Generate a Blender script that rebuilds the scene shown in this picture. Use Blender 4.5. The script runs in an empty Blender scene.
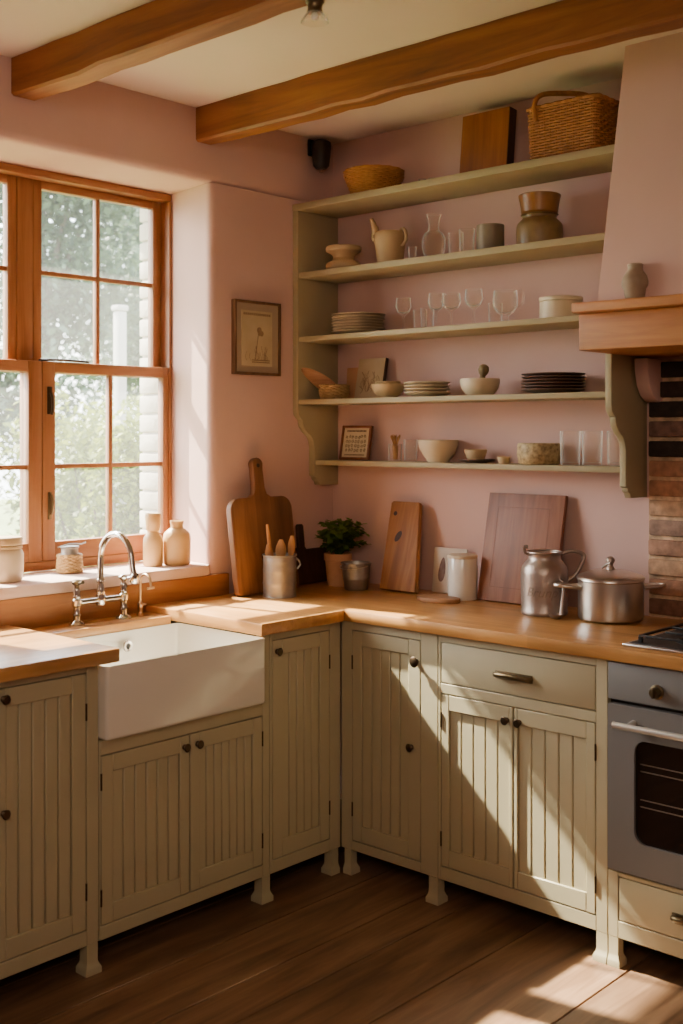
import bpy, bmesh, math, random
from mathutils import Vector, Matrix, Euler
random.seed(7)
PI = math.pi
S = bpy.context.scene
C = S.collection

# ------------------------------------------------------------------ helpers
def hexc(h):
    h = h.lstrip('#')
    out = []
    for i in (0, 2, 4):
        c = int(h[i:i+2], 16)/255
        out.append(c/12.92 if c <= .04045 else ((c+.055)/1.055)**2.4)
    return (*out, 1)

def B(): return bmesh.new()

def _bev(bm, faces, off, seg=2):
    es = list({e for f in faces for e in f.edges})
    bmesh.ops.bevel(bm, geom=es, offset=off, segments=seg, affect='EDGES', profile=.5, clamp_overlap=True)

def box(bm, x0, x1, y0, y1, z0, z1, bev=0, M=None, seg=2, col=None):
    vs = [bm.verts.new((x, y, z)) for z in (z0, z1) for y in (y0, y1) for x in (x0, x1)]
    if M is not None:
        for v in vs: v.co = M @ v.co
    fi = [(0,2,3,1),(4,5,7,6),(0,1,5,4),(2,6,7,3),(0,4,6,2),(1,3,7,5)]
    fs = [bm.faces.new([vs[i] for i in f]) for f in fi]
    if col is not None:
        lay = bm.loops.layers.float_color.get('Col') or bm.loops.layers.float_color.new('Col')
        for f in fs:
            for l in f.loops: l[lay] = col
    if bev: _bev(bm, fs, bev, seg)

def prism(bm, poly, h0, h1, plane='xy', bev=0, M=None):
    def P(a, b, h):
        v = {'xy': (a, b, h), 'xz': (a, h, b), 'yz': (h, a, b)}[plane]
        v = Vector(v)
        return M @ v if M is not None else v
    a = [bm.verts.new(P(u, v, h0)) for u, v in poly]
    b = [bm.verts.new(P(u, v, h1)) for u, v in poly]
    n = len(poly)
    fs = [bm.faces.new(a), bm.faces.new(b)]
    for i in range(n): fs.append(bm.faces.new([a[i], a[(i+1) % n], b[(i+1) % n], b[i]]))
    bmesh.ops.recalc_face_normals(bm, faces=fs)
    if bev: _bev(bm, fs[:2], bev)

def lathe(bm, prof, c=(0,0,0), seg=32, M=None, sx=1, sy=1):
    rings = []
    for r, z in prof:
        if r < 1e-5:
            rings.append([bm.verts.new((c[0], c[1], c[2]+z))])
        else:
            rings.append([bm.verts.new((c[0]+sx*r*math.cos(2*PI*i/seg), c[1]+sy*r*math.sin(2*PI*i/seg), c[2]+z)) for i in range(seg)])
    if M is not None:
        for rg in rings:
            for v in rg: v.co = M @ v.co
    fs = []
    for a, b in zip(rings, rings[1:]):
        for i in range(seg):
            j = (i+1) % seg
            if len(a) == 1 and len(b) == 1: continue
            if len(a) == 1: fs.append(bm.faces.new([a[0], b[j], b[i]]))
            elif len(b) == 1: fs.append(bm.faces.new([a[i], a[j], b[0]]))
            else: fs.append(bm.faces.new([a[i], a[j], b[j], b[i]]))
    return fs

def tube(bm, pts, r, seg=8, closed=False, caps=True):
    pts = [Vector(p) for p in pts]
    n = len(pts)
    rs = r if isinstance(r, (list, tuple)) else [r]*n
    up = None
    rings = []
    for i in range(n):
        if closed: t = pts[(i+1) % n]-pts[i-1]
        else: t = pts[min(i+1, n-1)]-pts[max(i-1, 0)]
        t = t.normalized()
        if up is None:
            up = Vector((0,0,1)) if abs(t.z) < .9 else Vector((1,0,0))
        a = (up - t*up.dot(t)).normalized()
        b = t.cross(a)
        up = a
        rings.append([bm.verts.new(pts[i]+rs[i]*(math.cos(2*PI*k/seg)*a+math.sin(2*PI*k/seg)*b)) for k in range(seg)])
    m = n if closed else n-1
    for i in range(m):
        A, D = rings[i], rings[(i+1) % n]
        for k in range(seg):
            bm.faces.new([A[k], A[(k+1) % seg], D[(k+1) % seg], D[k]])
    if caps and not closed:
        bm.faces.new(rings[0][::-1]); bm.faces.new(rings[-1])

def smooth_path(pts, n=8):
    pts = [Vector(p) for p in pts]
    out = []
    P = [pts[0]]+pts+[pts[-1]]
    for i in range(1, len(P)-2):
        for k in range(n):
            t = k/n
            a, b, c, d = P[i-1], P[i], P[i+1], P[i+2]
            out.append(.5*((2*b)+(c-a)*t+(2*a-5*b+4*c-d)*t*t+(3*b-a-3*c+d)*t**3))
    out.append(pts[-1])
    return out

def obj(name, bm, mat, parent=None, ang=40, fix=True):
    if fix: bmesh.ops.recalc_face_normals(bm, faces=bm.faces[:])
    me = bpy.data.meshes.new(name)
    bm.to_mesh(me); bm.free()
    for p in me.polygons: p.use_smooth = True
    me.set_sharp_from_angle(angle=math.radians(ang))
    me.materials.append(mat)
    o = bpy.data.objects.new(name, me)
    C.objects.link(o)
    if parent is not None: o.parent = parent
    return o

def struct(name, bm, mat, label=None, parent=None):
    o = obj(name, bm, mat, parent)
    if parent is None:
        o['kind'] = 'structure'
        if label: o['label'] = label
    return o

def thing(name, label, cat, loc=(0,0,0), rotz=0, group=None, rot=None):
    o = bpy.data.objects.new(name, None)
    C.objects.link(o)
    o.empty_display_size = .05
    o.location = loc
    o.rotation_euler = rot if rot is not None else (0, 0, rotz)
    o['label'] = label; o['category'] = cat
    if group: o['group'] = group
    return o

def tag(o, label, cat, group=None, loc=None, rot=None):
    o['label'] = label; o['category'] = cat
    if group: o['group'] = group
    if loc is not None: o.location = loc
    if rot is not None: o.rotation_euler = rot
    return o

def dup(root, loc, label, rotz=None, scale=None):
    r = root.copy(); C.objects.link(r); r.location = loc; r['label'] = label
    if rotz is not None: r.rotation_euler = (0, 0, rotz)
    if scale is not None: r.scale = scale
    for ch in list(root.children):
        c = ch.copy(); C.objects.link(c); c.parent = r
        for g in list(ch.children):
            d = g.copy(); C.objects.link(d); d.parent = c
    return r

# ------------------------------------------------------------------ materials
def newmat(name):
    m = bpy.data.materials.new(name); m.use_nodes = True
    nt = m.node_tree
    return m, nt, nt.nodes['Principled BSDF']

def ramp(nt, stops):
    r = nt.nodes.new('ShaderNodeValToRGB')
    e = r.color_ramp.elements
    while len(e) < len(stops): e.new(.5)
    for i, (p, c) in enumerate(stops):
        e[i].position = p; e[i].color = c if not isinstance(c, str) else hexc(c)
    return r

def mat(name, col, rough=.5, metal=0, var=None, vscale=6, bump=0, bscale=60, spec=.5, coat=0, emit=None, stretch=(1,1,1)):
    m, nt, p = newmat(name)
    p.inputs['Base Color'].default_value = hexc(col)
    p.inputs['Roughness'].default_value = rough
    p.inputs['Metallic'].default_value = metal
    p.inputs['Specular IOR Level'].default_value = spec
    p.inputs['Coat Weight'].default_value = coat
    L = nt.links
    if var or bump:
        tc = nt.nodes.new('ShaderNodeTexCoord')
        mp = nt.nodes.new('ShaderNodeMapping'); mp.inputs['Scale'].default_value = stretch
        L.new(tc.outputs['Object'], mp.inputs['Vector'])
    if var:
        n = nt.nodes.new('ShaderNodeTexNoise'); n.inputs['Scale'].default_value = vscale
        n.inputs['Detail'].default_value = 5
        L.new(mp.outputs['Vector'], n.inputs['Vector'])
        r = ramp(nt, [(.3, col), (.7, var)])
        L.new(n.outputs['Fac'], r.inputs['Fac']); L.new(r.outputs['Color'], p.inputs['Base Color'])
    if bump:
        n2 = nt.nodes.new('ShaderNodeTexNoise'); n2.inputs['Scale'].default_value = bscale
        n2.inputs['Detail'].default_value = 6
        L.new(mp.outputs['Vector'], n2.inputs['Vector'])
        b = nt.nodes.new('ShaderNodeBump'); b.inputs['Strength'].default_value = bump; b.inputs['Distance'].default_value = .01
        L.new(n2.outputs['Fac'], b.inputs['Height']); L.new(b.outputs['Normal'], p.inputs['Normal'])
    return m

def wood(name, dark, mid, light, axis='x', scale=1.0, rough=.5, bump=.15, knots=0, coat=0, attr=False, staves=0):
    m, nt, p = newmat(name)
    L = nt.links
    p.inputs['Roughness'].default_value = rough
    p.inputs['Coat Weight'].default_value = coat; p.inputs['Coat Roughness'].default_value = .25
    tc = nt.nodes.new('ShaderNodeTexCoord')
    mp = nt.nodes.new('ShaderNodeMapping')
    s = {'x': (1.2, 14, 14), 'y': (14, 1.2, 14), 'z': (14, 14, 1.2)}[axis]
    mp.inputs['Scale'].default_value = [q*scale for q in s]
    L.new(tc.outputs['Object'], mp.inputs['Vector'])
    vec = mp.outputs['Vector']
    if attr or staves:
        ad = nt.nodes.new('ShaderNodeVectorMath'); ad.operation = 'ADD'
        L.new(vec, ad.inputs[0])
        if attr:
            at = nt.nodes.new('ShaderNodeAttribute'); at.attribute_name = 'Col'
            sc = nt.nodes.new('ShaderNodeVectorMath'); sc.operation = 'SCALE'; sc.inputs['Scale'].default_value = 60
            L.new(at.outputs['Color'], sc.inputs[0]); L.new(sc.outputs['Vector'], ad.inputs[1])
            vec = ad.outputs['Vector']
    n1 = nt.nodes.new('ShaderNodeTexNoise'); n1.inputs['Scale'].default_value = 1.6
    n1.inputs['Detail'].default_value = 8; n1.inputs['Roughness'].default_value = .62; n1.inputs['Distortion'].default_value = .6
    L.new(vec, n1.inputs['Vector'])
    r = ramp(nt, [(.28, dark), (.5, mid), (.72, light)])
    L.new(n1.outputs['Fac'], r.inputs['Fac'])
    # large soft blotches
    n2 = nt.nodes.new('ShaderNodeTexNoise'); n2.inputs['Scale'].default_value = 2.2*scale; n2.inputs['Detail'].default_value = 3
    L.new(tc.outputs['Object'], n2.inputs['Vector'])
    r2 = ramp(nt, [(.3, (.72, .68, .64, 1)), (.65, (1.05, 1.05, 1.05, 1))])
    L.new(n2.outputs['Fac'], r2.inputs['Fac'])
    mx = nt.nodes.new('ShaderNodeMix'); mx.data_type = 'RGBA'; mx.blend_type = 'MULTIPLY'; mx.inputs['Factor'].default_value = 1
    L.new(r.outputs['Color'], mx.inputs['A']); L.new(r2.outputs['Color'], mx.inputs['B'])
    out = mx.outputs['Result']
    if attr:
        sp = nt.nodes.new('ShaderNodeSeparateColor'); L.new(at.outputs['Color'], sp.inputs['Color'])
        mr = nt.nodes.new('ShaderNodeMapRange'); mr.inputs['To Min'].default_value = .7; mr.inputs['To Max'].default_value = 1.2
        L.new(sp.outputs['Red'], mr.inputs['Value'])
        m2 = nt.nodes.new('ShaderNodeVectorMath'); m2.operation = 'SCALE'
        L.new(out, m2.inputs[0]); L.new(mr.outputs['Result'], m2.inputs['Scale'])
        out = m2.outputs['Vector']
    if staves:
        # glued staves: brightness stepped across the width
        sx = nt.nodes.new('ShaderNodeSeparateXYZ'); L.new(tc.outputs['Object'], sx.inputs['Vector'])
        dv = nt.nodes.new('ShaderNodeMath'); dv.operation = 'MULTIPLY'; dv.inputs[1].default_value = staves
        L.new(sx.outputs['Y' if axis == 'x' else 'X'], dv.inputs[0])
        fl = nt.nodes.new('ShaderNodeMath'); fl.operation = 'FLOOR'; L.new(dv.outputs[0], fl.inputs[0])
        # stave joints along the length
        l2 = nt.nodes.new('ShaderNodeMath'); l2.operation = 'MULTIPLY_ADD'; l2.inputs[1].default_value = 1.6
        L.new(sx.outputs['X' if axis == 'x' else 'Y'], l2.inputs[0])
        f3 = nt.nodes.new('ShaderNodeMath'); f3.operation = 'MULTIPLY'; f3.inputs[1].default_value = .37
        L.new(fl.outputs[0], f3.inputs[0]); L.new(f3.outputs[0], l2.inputs[2])
        fl2 = nt.nodes.new('ShaderNodeMath'); fl2.operation = 'FLOOR'; L.new(l2.outputs[0], fl2.inputs[0])
        cb = nt.nodes.new('ShaderNodeCombineXYZ'); L.new(fl.outputs[0], cb.inputs['X']); L.new(fl2.outputs[0], cb.inputs['Y'])
        wn = nt.nodes.new('ShaderNodeTexWhiteNoise'); wn.noise_dimensions = '3D'; L.new(cb.outputs[0], wn.inputs['Vector'])
        mr = nt.nodes.new('ShaderNodeMapRange'); mr.inputs['To Min'].default_value = .86; mr.inputs['To Max'].default_value = 1.1
        L.new(wn.outputs['Value'], mr.inputs['Value'])
        m2 = nt.nodes.new('ShaderNodeVectorMath'); m2.operation = 'SCALE'
        L.new(out, m2.inputs[0]); L.new(mr.outputs['Result'], m2.inputs['Scale'])
        out = m2.outputs['Vector']
    L.new(out, p.inputs['Base Color'])
    b = nt.nodes.new('ShaderNodeBump'); b.inputs['Strength'].default_value = bump; b.inputs['Distance'].default_value = .004
    L.new(n1.outputs['Fac'], b.inputs['Height']); L.new(b.outputs['Normal'], p.inputs['Normal'])
    return m

def attrmat(name, rough=.85, bump=.4, bscale=90, mixvar=.25):
    m, nt, p = newmat(name)
    L = nt.links
    at = nt.nodes.new('ShaderNodeAttribute'); at.attribute_name = 'Col'
    tc = nt.nodes.new('ShaderNodeTexCoord')
    n = nt.nodes.new('ShaderNodeTexNoise'); n.inputs['Scale'].default_value = bscale*.35; n.inputs['Detail'].default_value = 6
    L.new(tc.outputs['Object'], n.inputs['Vector'])
    r = ramp(nt, [(.3, (1-mixvar*1.6,)*3+(1,)), (.7, (1+mixvar,)*3+(1,))])
    L.new(n.outputs['Fac'], r.inputs['Fac'])
    mx = nt.nodes.new('ShaderNodeMix'); mx.data_type = 'RGBA'; mx.blend_type = 'MULTIPLY'; mx.inputs['Factor'].default_value = 1
    L.new(at.outputs['Color'], mx.inputs['A']); L.new(r.outputs['Color'], mx.inputs['B'])
    L.new(mx.outputs['Result'], p.inputs['Base Color'])
    p.inputs['Roughness'].default_value = rough
    n2 = nt.nodes.new('ShaderNodeTexNoise'); n2.inputs['Scale'].default_value = bscale; n2.inputs['Detail'].default_value = 6
    L.new(tc.outputs['Object'], n2.inputs['Vector'])
    b = nt.nodes.new('ShaderNodeBump'); b.inputs['Strength'].default_value = bump; b.inputs['Distance'].default_value = .008
    L.new(n2.outputs['Fac'], b.inputs['Height']); L.new(b.outputs['Normal'], p.inputs['Normal'])
    return m

def glassmat(name, tint='#f4f6f4', blend=.12, refl='#ffffff', rough=.02, haze=0, edge=0):
    m = bpy.data.materials.new(name); m.use_nodes = True
    nt = m.node_tree; nt.nodes.clear()
    o = nt.nodes.new('ShaderNodeOutputMaterial')
    t = nt.nodes.new('ShaderNodeBsdfTransparent'); t.inputs['Color'].default_value = hexc(tint)
    g = nt.nodes.new('ShaderNodeBsdfGlossy'); g.inputs['Roughness'].default_value = rough; g.inputs['Color'].default_value = hexc(refl)
    f = nt.nodes.new('ShaderNodeLayerWeight'); f.inputs['Blend'].default_value = blend
    mx = nt.nodes.new('ShaderNodeMixShader')
    nt.links.new(f.outputs['Fresnel'], mx.inputs['Fac'])
    nt.links.new(t.outputs[0], mx.inputs[1]); nt.links.new(g.outputs[0], mx.inputs[2])
    out = mx
    if edge:  # pale rim highlight put into the glass at grazing angles
        lw = nt.nodes.new('ShaderNodeLayerWeight'); lw.inputs['Blend'].default_value = .5
        pw = nt.nodes.new('ShaderNodeMath'); pw.operation = 'POWER'; pw.inputs[1].default_value = 3.0
        ml = nt.nodes.new('ShaderNodeMath'); ml.operation = 'MULTIPLY_ADD'; ml.inputs[1].default_value = edge; ml.inputs[2].default_value = .045
        nt.links.new(lw.outputs['Facing'], pw.inputs[0]); nt.links.new(pw.outputs[0], ml.inputs[0])
        df = nt.nodes.new('ShaderNodeBsdfDiffuse'); df.inputs['Color'].default_value = (.95, .93, .9, 1)
        tl = nt.nodes.new('ShaderNodeBsdfTranslucent'); tl.inputs['Color'].default_value = (.95, .93, .9, 1)
        ad_ = nt.nodes.new('ShaderNodeMixShader'); nt.links.new(df.outputs[0], ad_.inputs[1]); nt.links.new(tl.outputs[0], ad_.inputs[2])
        out = nt.nodes.new('ShaderNodeMixShader'); nt.links.new(ml.outputs[0], out.inputs['Fac'])
        nt.links.new(mx.outputs[0], out.inputs[1]); nt.links.new(ad_.outputs[0], out.inputs[2])
    if haze:  # translucent share puts a pale veil of glare into the pane
        tl = nt.nodes.new('ShaderNodeBsdfTranslucent'); tl.inputs['Color'].default_value = (.95, .95, .92, 1)
        out = nt.nodes.new('ShaderNodeMixShader'); out.inputs['Fac'].default_value = haze
        nt.links.new(mx.outputs[0], out.inputs[1]); nt.links.new(tl.outputs[0], out.inputs[2])
    nt.links.new(out.outputs[0], o.inputs['Surface'])
    return m

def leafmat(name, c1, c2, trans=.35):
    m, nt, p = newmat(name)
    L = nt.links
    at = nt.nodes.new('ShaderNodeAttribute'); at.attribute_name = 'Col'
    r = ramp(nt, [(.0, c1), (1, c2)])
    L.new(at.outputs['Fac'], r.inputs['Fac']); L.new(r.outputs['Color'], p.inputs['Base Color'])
    p.inputs['Roughness'].default_value = .55
    tr = nt.nodes.new('ShaderNodeBsdfTranslucent'); L.new(r.outputs['Color'], tr.inputs['Color'])
    mx = nt.nodes.new('ShaderNodeMixShader'); mx.inputs['Fac'].default_value = trans
    out = nt.nodes['Material Output']
    L.new(p.outputs[0], mx.inputs[1]); L.new(tr.outputs[0], mx.inputs[2]); L.new(mx.outputs[0], out.inputs['Surface'])
    return m

PINK = mat('pink_plaster', '#cca99e', .9, var='#d3b2a8', vscale=2.2, bump=.22, bscale=9, spec=.2)
PINKR = mat('pink_plaster_reveal', '#e2c4b6', .9, var='#e8cec2', vscale=3, bump=.4, bscale=14, spec=.2)
CEIL = mat('ceiling_plaster', '#e2d4cb', .95, var='#dccbc0', vscale=1.5, bump=.06, bscale=12, spec=.1)
SAGE = mat('sage_paint', '#b5ab8c', .5, var='#aea485', vscale=5, bump=.03, bscale=50, spec=.4)
SAGESH = mat('sage_shelf_paint', '#aa9d7c', .55, var='#a29573', vscale=5, bump=.03, bscale=50, spec=.3)
CARC = mat('cabinet_inside', '#3d3427', .9)
BEAM = wood('beam_oak', '#653819', '#8e5527', '#a66b35', 'x', .7, .6, .5)
WTX = wood('worktop_oak_x', '#b67f42', '#cb9352', '#daa668', 'x', 1.3, .34, .05, coat=.2, staves=22)
WTY = wood('worktop_oak_y', '#b67f42', '#cb9352', '#daa668', 'y', 1.3, .34, .05, coat=.2, staves=22)
UPST = wood('upstand_oak', '#97602f', '#b0753f', '#be864d', 'y', 1.0, .5, .1)
WINW = wood('window_pine', '#865027', '#9f683b', '#ae7848', 'z', 1.0, .5, .12)
WINH = wood('window_pine_rail', '#865027', '#9f683b', '#ae7848', 'y', 1.0, .5, .12)
MANT = wood('mantel_oak', '#995a28', '#b37335', '#c28545', 'x', 1.2, .55, .15)
FLOOR = wood('floor_planks', '#5c4230', '#86654a', '#a58263', 'y', .8, .42, .3, attr=True)
BRDZ = wood('board_walnut', '#5f3c22', '#7d5433', '#956a44', 'z', 1.2, .55, .15)
BRDL = wood('board_oak', '#7f5026', '#a06a34', '#b88248', 'z', 1.3, .55, .2)
BRDR = wood('board_red', '#734530', '#8f5c43', '#a16e50', 'z', 1.6, .5, .15)
BRDD = wood('board_dark', '#2a160c', '#3a2012', '#4a2c1a', 'z', 1.2, .55, .1)
BRDB = wood('block_pine', '#7a4418', '#98591f', '#ad6d2c', 'z', 1.0, .55, .15)
SPOON = wood('spoon_beech', '#a8733c', '#c48f55', '#d7a76c', 'z', 2.0, .55, .1)
DISCW = wood('flat_board_wood', '#8a5c38', '#a87850', '#bd9066', 'x', 2, .55, .1)
CERAM = mat('glazed_white_ceramic', '#e9e5da', .12, coat=.5, spec=.6)
CHROME = mat('chrome', '#c9c6c0', .12, 1)
STEEL = mat('brushed_steel', '#d2cbc2', .30, 1, bump=.03, bscale=30, stretch=(1, 1, 40))
GALV = mat('galvanised_tin', '#9b9891', .42, .85, var='#aeaaa2', vscale=25, bump=.08, bscale=60)
OLDMET = mat('old_pewter', '#b3a49a', .36, .7, var='#9a8a80', vscale=14, bump=.15, bscale=50)
SATIN = mat('satin_steel', '#e2dfda', .35, .75)
BRONZE = mat('dark_bronze', '#4b3c2c', .38, .85)
PULLM = mat('antique_pull', '#6f6148', .35, .9)
IRON = mat('black_iron', '#1c1a19', .5, .4)
BLACKP = mat('black_plastic', '#17120f', .45)
OVEN = mat('oven_grey', '#777573', .45, .2)
OVGL = mat('oven_window_glass', '#15110e', .06, 0, spec=.8, coat=.6)
GLASS = glassmat('drinking_glass', '#fffefc', .05, edge=.8)
PANE = glassmat('window_glass', '#f8faf8', .06, haze=.02)
CREAM = mat('cream_stoneware', '#d2c1a4', .5, var='#c7b494', vscale=9, bump=.05, bscale=40)
CREAMD = mat('sandy_stoneware', '#c3a67c', .55, var='#b69a70', vscale=9, bump=.06, bscale=40)
TANW = mat('tan_stoneware', '#c99f62', .45, var='#d6b27a', vscale=7, bump=.05, bscale=40)
PLATE = mat('plate_cream', '#cbb99d', .35, var='#c0ad90', vscale=12)
PLATED = mat('plate_dark', '#6c5044', .4, var='#5a4238', vscale=14)
SPECK = mat('speckled_stoneware', '#c0a878', .6, var='#77603c', vscale=70, bump=.1, bscale=60)
GREYM = mat('grey_stoneware', '#8f8068', .5, var='#7e705a', vscale=10)
BROWNJ = mat('brown_glaze_jar', '#66502f', .42, var='#8f7547', vscale=14, bump=.1, bscale=40)
BROWNB = mat('brown_glaze_bowl', '#7a5026', .38, var='#98682f', vscale=12, bump=.1, bscale=40)
VASEM = mat('mottled_vase', '#8f7b66', .6, var='#a8937c', vscale=20, bump=.1, bscale=50)
WICK = mat('wicker_honey', '#c48c48', .6, var='#ad7534', vscale=60, bump=.2, bscale=120)
WICKD = mat('wicker_brown', '#b67a3c', .6, var='#965f2b', vscale=60, bump=.2, bscale=120)
WICKP = mat('wicker_pale', '#c9a873', .6, var='#b29058', vscale=60, bump=.2, bscale=120)
RUSTIC = mat('pestle_stone', '#8d7a54', .7, var='#6f5d3c', vscale=40, bump=.2, bscale=60)
TERRA = mat('terracotta', '#bd8b64', .8, var='#cb9f7b', vscale=10, bump=.1, bscale=60)
SOIL = mat('soil', '#2c1d13', 1, bump=.5, bscale=80)
HERB = leafmat('herb_leaf', '#35561a', '#7f9c3c', .35)
LEAFA = leafmat('tree_leaf', '#2f3e2c', '#64775c', .35)
LEAFB = leafmat('shrub_leaf', '#3f4f1a', '#848d38', .38)
BARK = mat('bark', '#5d5146', .9, var='#483e35', vscale=8, bump=.5, bscale=20)
GRASS = mat('lawn_grass', '#66743c', .9, var='#7c8650', vscale=1.5, bump=.3, bscale=40)
WBRICK = mat('white_painted_brick', '#cfc7bc', .8, var='#bdb4a8', vscale=9, bump=.3, bscale=40)
POSTW = mat('pale_post_paint', '#a9a59d', .7, var='#9d988f', vscale=4)
BRICK = attrmat('old_brick')
PAPER = mat('aged_paper', '#cdbf9f', .8, var='#c2b391', vscale=6)
PAPERD = mat('dim_paper', '#c6b494', .8, var='#b5a17c', vscale=9)
PAPERW = mat('white_card', '#d9cfc0', .7, var='#d2c6b5', vscale=6)
INK = mat('brown_ink', '#4a3727', .8)
INKL = mat('faded_ink', '#8b7357', .8)
MATB = mat('picture_mount', '#a5917a', .8)
FRMD = wood('frame_dark_wood', '#5a4029', '#735438', '#8a6848', 'z', 2, .5, .1)
FRMR = wood('frame_red_wood', '#5e321a', '#7a4526', '#8f5832', 'z', 2, .5, .1)
MORTAR = mat('mortar', '#c7a27c', .95, var='#b08a64', vscale=20, bump=.5, bscale=80)
SUNBLK = mat('sun_blocker_brown', '#8a7a66', .9)  # for the unseen overhang that blocks the sun

# ------------------------------------------------------------------ room shell
H = 2.747; RX = 4.7; RY = -5.2
YR0, YR1 = -.68, -1.86          # inner edges of the window reveal
YF0, YF1 = -.634, -1.906        # reveal edges at the window frame
SILL, HEAD = 1.0, 2.48
# floor planks run along y
bm = B()
seams = [0, .215, .46, .70, .928, 1.08, 1.338, 1.69, 1.95, 2.22, 2.5, 2.76, 3.05, 3.33, 3.6, 3.86, 4.13, 4.42, 4.7]
for a, b in zip(seams, seams[1:]):
    v = random.random()
    box(bm, a+.0025, b-.0025, RY, 0, -.04, 0, .0012, col=(v, random.random(), random.random(), 1), seg=1)
box(bm, 0, RX, RY, 0, -.06, -.03, col=(0, 0, 0, 1))
struct('floor', bm, FLOOR, 'wide worn brown floorboards')

bm = B(); box(bm, -.02, RX+.02, RY-.02, .02, H, H+.08); struct('ceiling', bm, CEIL, 'warm white plaster ceiling')

# window wall with splayed reveal
bm = B()
def rounded_corner(y_front, y_frame, sgn):
    r = .035
    d = Vector((-.28, (y_frame-y_front))).normalized()
    pts = []
    for k in range(6):
        t = k/5
        p0 = Vector((0, y_front+sgn*r)); p1 = Vector((0, y_front)); p2 = Vector((0, y_front))+d*r
        q = (1-t)**2*p0+2*t*(1-t)*p1+t*t*p2
        pts.append((q.x, q.y))
    return pts
right = [(-.34, 0), (0, 0)]+rounded_corner(YR0, YF0, 1)+[(-.28, YF0), (-.34, YF0)]
left = [(-.40, RY), (0, RY)]+rounded_corner(YR1, YF1, -1)+[(-.28, YF1), (-.40, YF1)]
prism(bm, right, SILL-.02, HEAD, 'xy'); prism(bm, left, SILL-.02, HEAD, 'xy')
box(bm, -.40, 0, RY, 0, 0, SILL-.02)
# lintel section with rounded lower edge
pr = [(-.40, H), (0, H), (0, HEAD+.03), (-.004, HEAD+.012), (-.014, HEAD+.003), (-.03, HEAD), (-.40, HEAD)]
a = [bm.verts.new((x, RY, z)) for x, z in pr]; b2 = [bm.verts.new((x, 0, z)) for x, z in pr]
bm.faces.new(a); bm.faces.new(b2)
for i in range(len(pr)): bm.faces.new([a[i], a[(i+1) % len(pr)], b2[(i+1) % len(pr)], b2[i]])
struct('wall_left', bm, PINK, 'pink plaster wall with the deep window opening')

bm = B(); box(bm, -.40, RX+.1, 0, .1, 0, H); struct('wall_back', bm, PINK, 'pink plaster wall behind the open shelves')
bm = B(); box(bm, RX, RX+.1, RY, .0, 0, H); struct('wall_right', bm, PINK)
bm = B(); box(bm, -.40, RX+.1, RY-.1, RY, 0, H); struct('wall_front', bm, PINK)

# plaster sill board
bm = B()
sp = [(-.28, YF1+.002), (0.0, YR1+.002), (.014, YR1+.03), (.014, YR0-.03), (0.0, YR0-.002), (-.28, YF0-.002)]
prism(bm, sp, SILL-.02, 1.037, 'xy', bev=.006)
struct('trim_1', bm, PINKR, 'pale plaster window sill')
# wooden upstand under the window
bm = B(); box(bm, .001, .02, -2.19, -.60, .86, .998, .003); struct('trim_2', bm, UPST, 'orange oak upstand under the window')

# brick wall behind the cooker : real bricks
bm = B()
BX0 = 1.458
box(bm, BX0, 2.6, -.012, -.001, 0, 1.776, col=hexc('#d6b491'))
cols = ['#a87a60', '#b38468', '#8a6350', '#b08467', '#84665a', '#b8906f', '#967663', '#a27a62']
nrow = 13
for r in range(14):
    for k in range(6):
        if 2.27+k*.1 < 2.58 and r*.0655 < .85: box(bm, 2.27+k*.11, min(2.6, 2.37+k*.11), -.026, -.005, .006+r*.0655, .058+r*.0655, .006, col=hexc('#a87a60'))
for r in range(nrow):
    z0 = .925+r*.0655
    x = BX0 - (0 if r % 2 else 0)
    first = True
    while x < 2.6:
        w = .155 if (first and r % 2) else .215
        if first and not r % 2: w = .255
        first = False
        x1 = min(x+w, 2.6)
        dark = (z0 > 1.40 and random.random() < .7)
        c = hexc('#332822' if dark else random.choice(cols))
        j = random.uniform(-.003, .003)
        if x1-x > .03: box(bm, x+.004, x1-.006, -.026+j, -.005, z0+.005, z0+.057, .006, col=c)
        x = x1
struct('wall_brick', bm, BRICK, 'old brown brick wall behind the cooker')

# chimney hood (pink plaster) above the mantel shelf
bm = B()
pr = [(-.0, 1.93), (-.45, 1.93), (-.45, 1.96), (-.285, H), (0, H)]
prism(bm, pr, 1.52, 2.46, 'yz')
struct('wall_hood', bm, PINK, 'sloping pink plaster chimney hood')
# plaster corbels under the mantel
for i, x in enumerate((1.457, 2.40)):
    bm = B()
    poly = [(-.0015, 1.776), (-.115, 1.776), (-.112, 1.735), (-.10, 1.69), (-.075, 1.655), (-.045, 1.638), (-.0015, 1.632)]
    prism(bm, poly, x, x+.05, 'yz', bev=.006)
    struct('trim_%d' % (3+i), bm, PINK, 'rounded pink plaster corbel under the mantel' if i == 0 else None)

# beams
def beam(n, y0, y1, z0, lab):
    bm = B()
    N = 40
    rings = []
    rnd = random.Random(n)
    for i in range(N+1):
        x = .001+(RX-.002)*i/N
        w = [rnd.uniform(-.004, .004) for _ in range(4)]
        b = .008
        prof = [(y0+w[0], H-.001), (y0+w[0], z0+b+w[1]), (y0+b+w[0], z0+w[1]), (y1-b+w[2], z0+w[1]), (y1+w[2], z0+b+w[1]), (y1+w[2], H-.001)]
        rings.append([bm.verts.new((x, a, c)) for a, c in prof])
    for A, D in zip(rings, rings[1:]):
        for k in range(5): bm.faces.new([A[k], A[k+1], D[k+1], D[k]])
    bm.faces.new(rings[0]); bm.faces.new(rings[-1])
    o = obj('ceiling_beam', bm, BEAM)
    o['kind'] = 'structure'; o['label'] = lab; o['category'] = 'beam'
beam(1, -1.524, -1.436, 2.622, 'rough oak ceiling beam over the sink')
beam(2, -.754, -.668, 2.616, 'rough oak ceiling beam nearest the open shelves')

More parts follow.
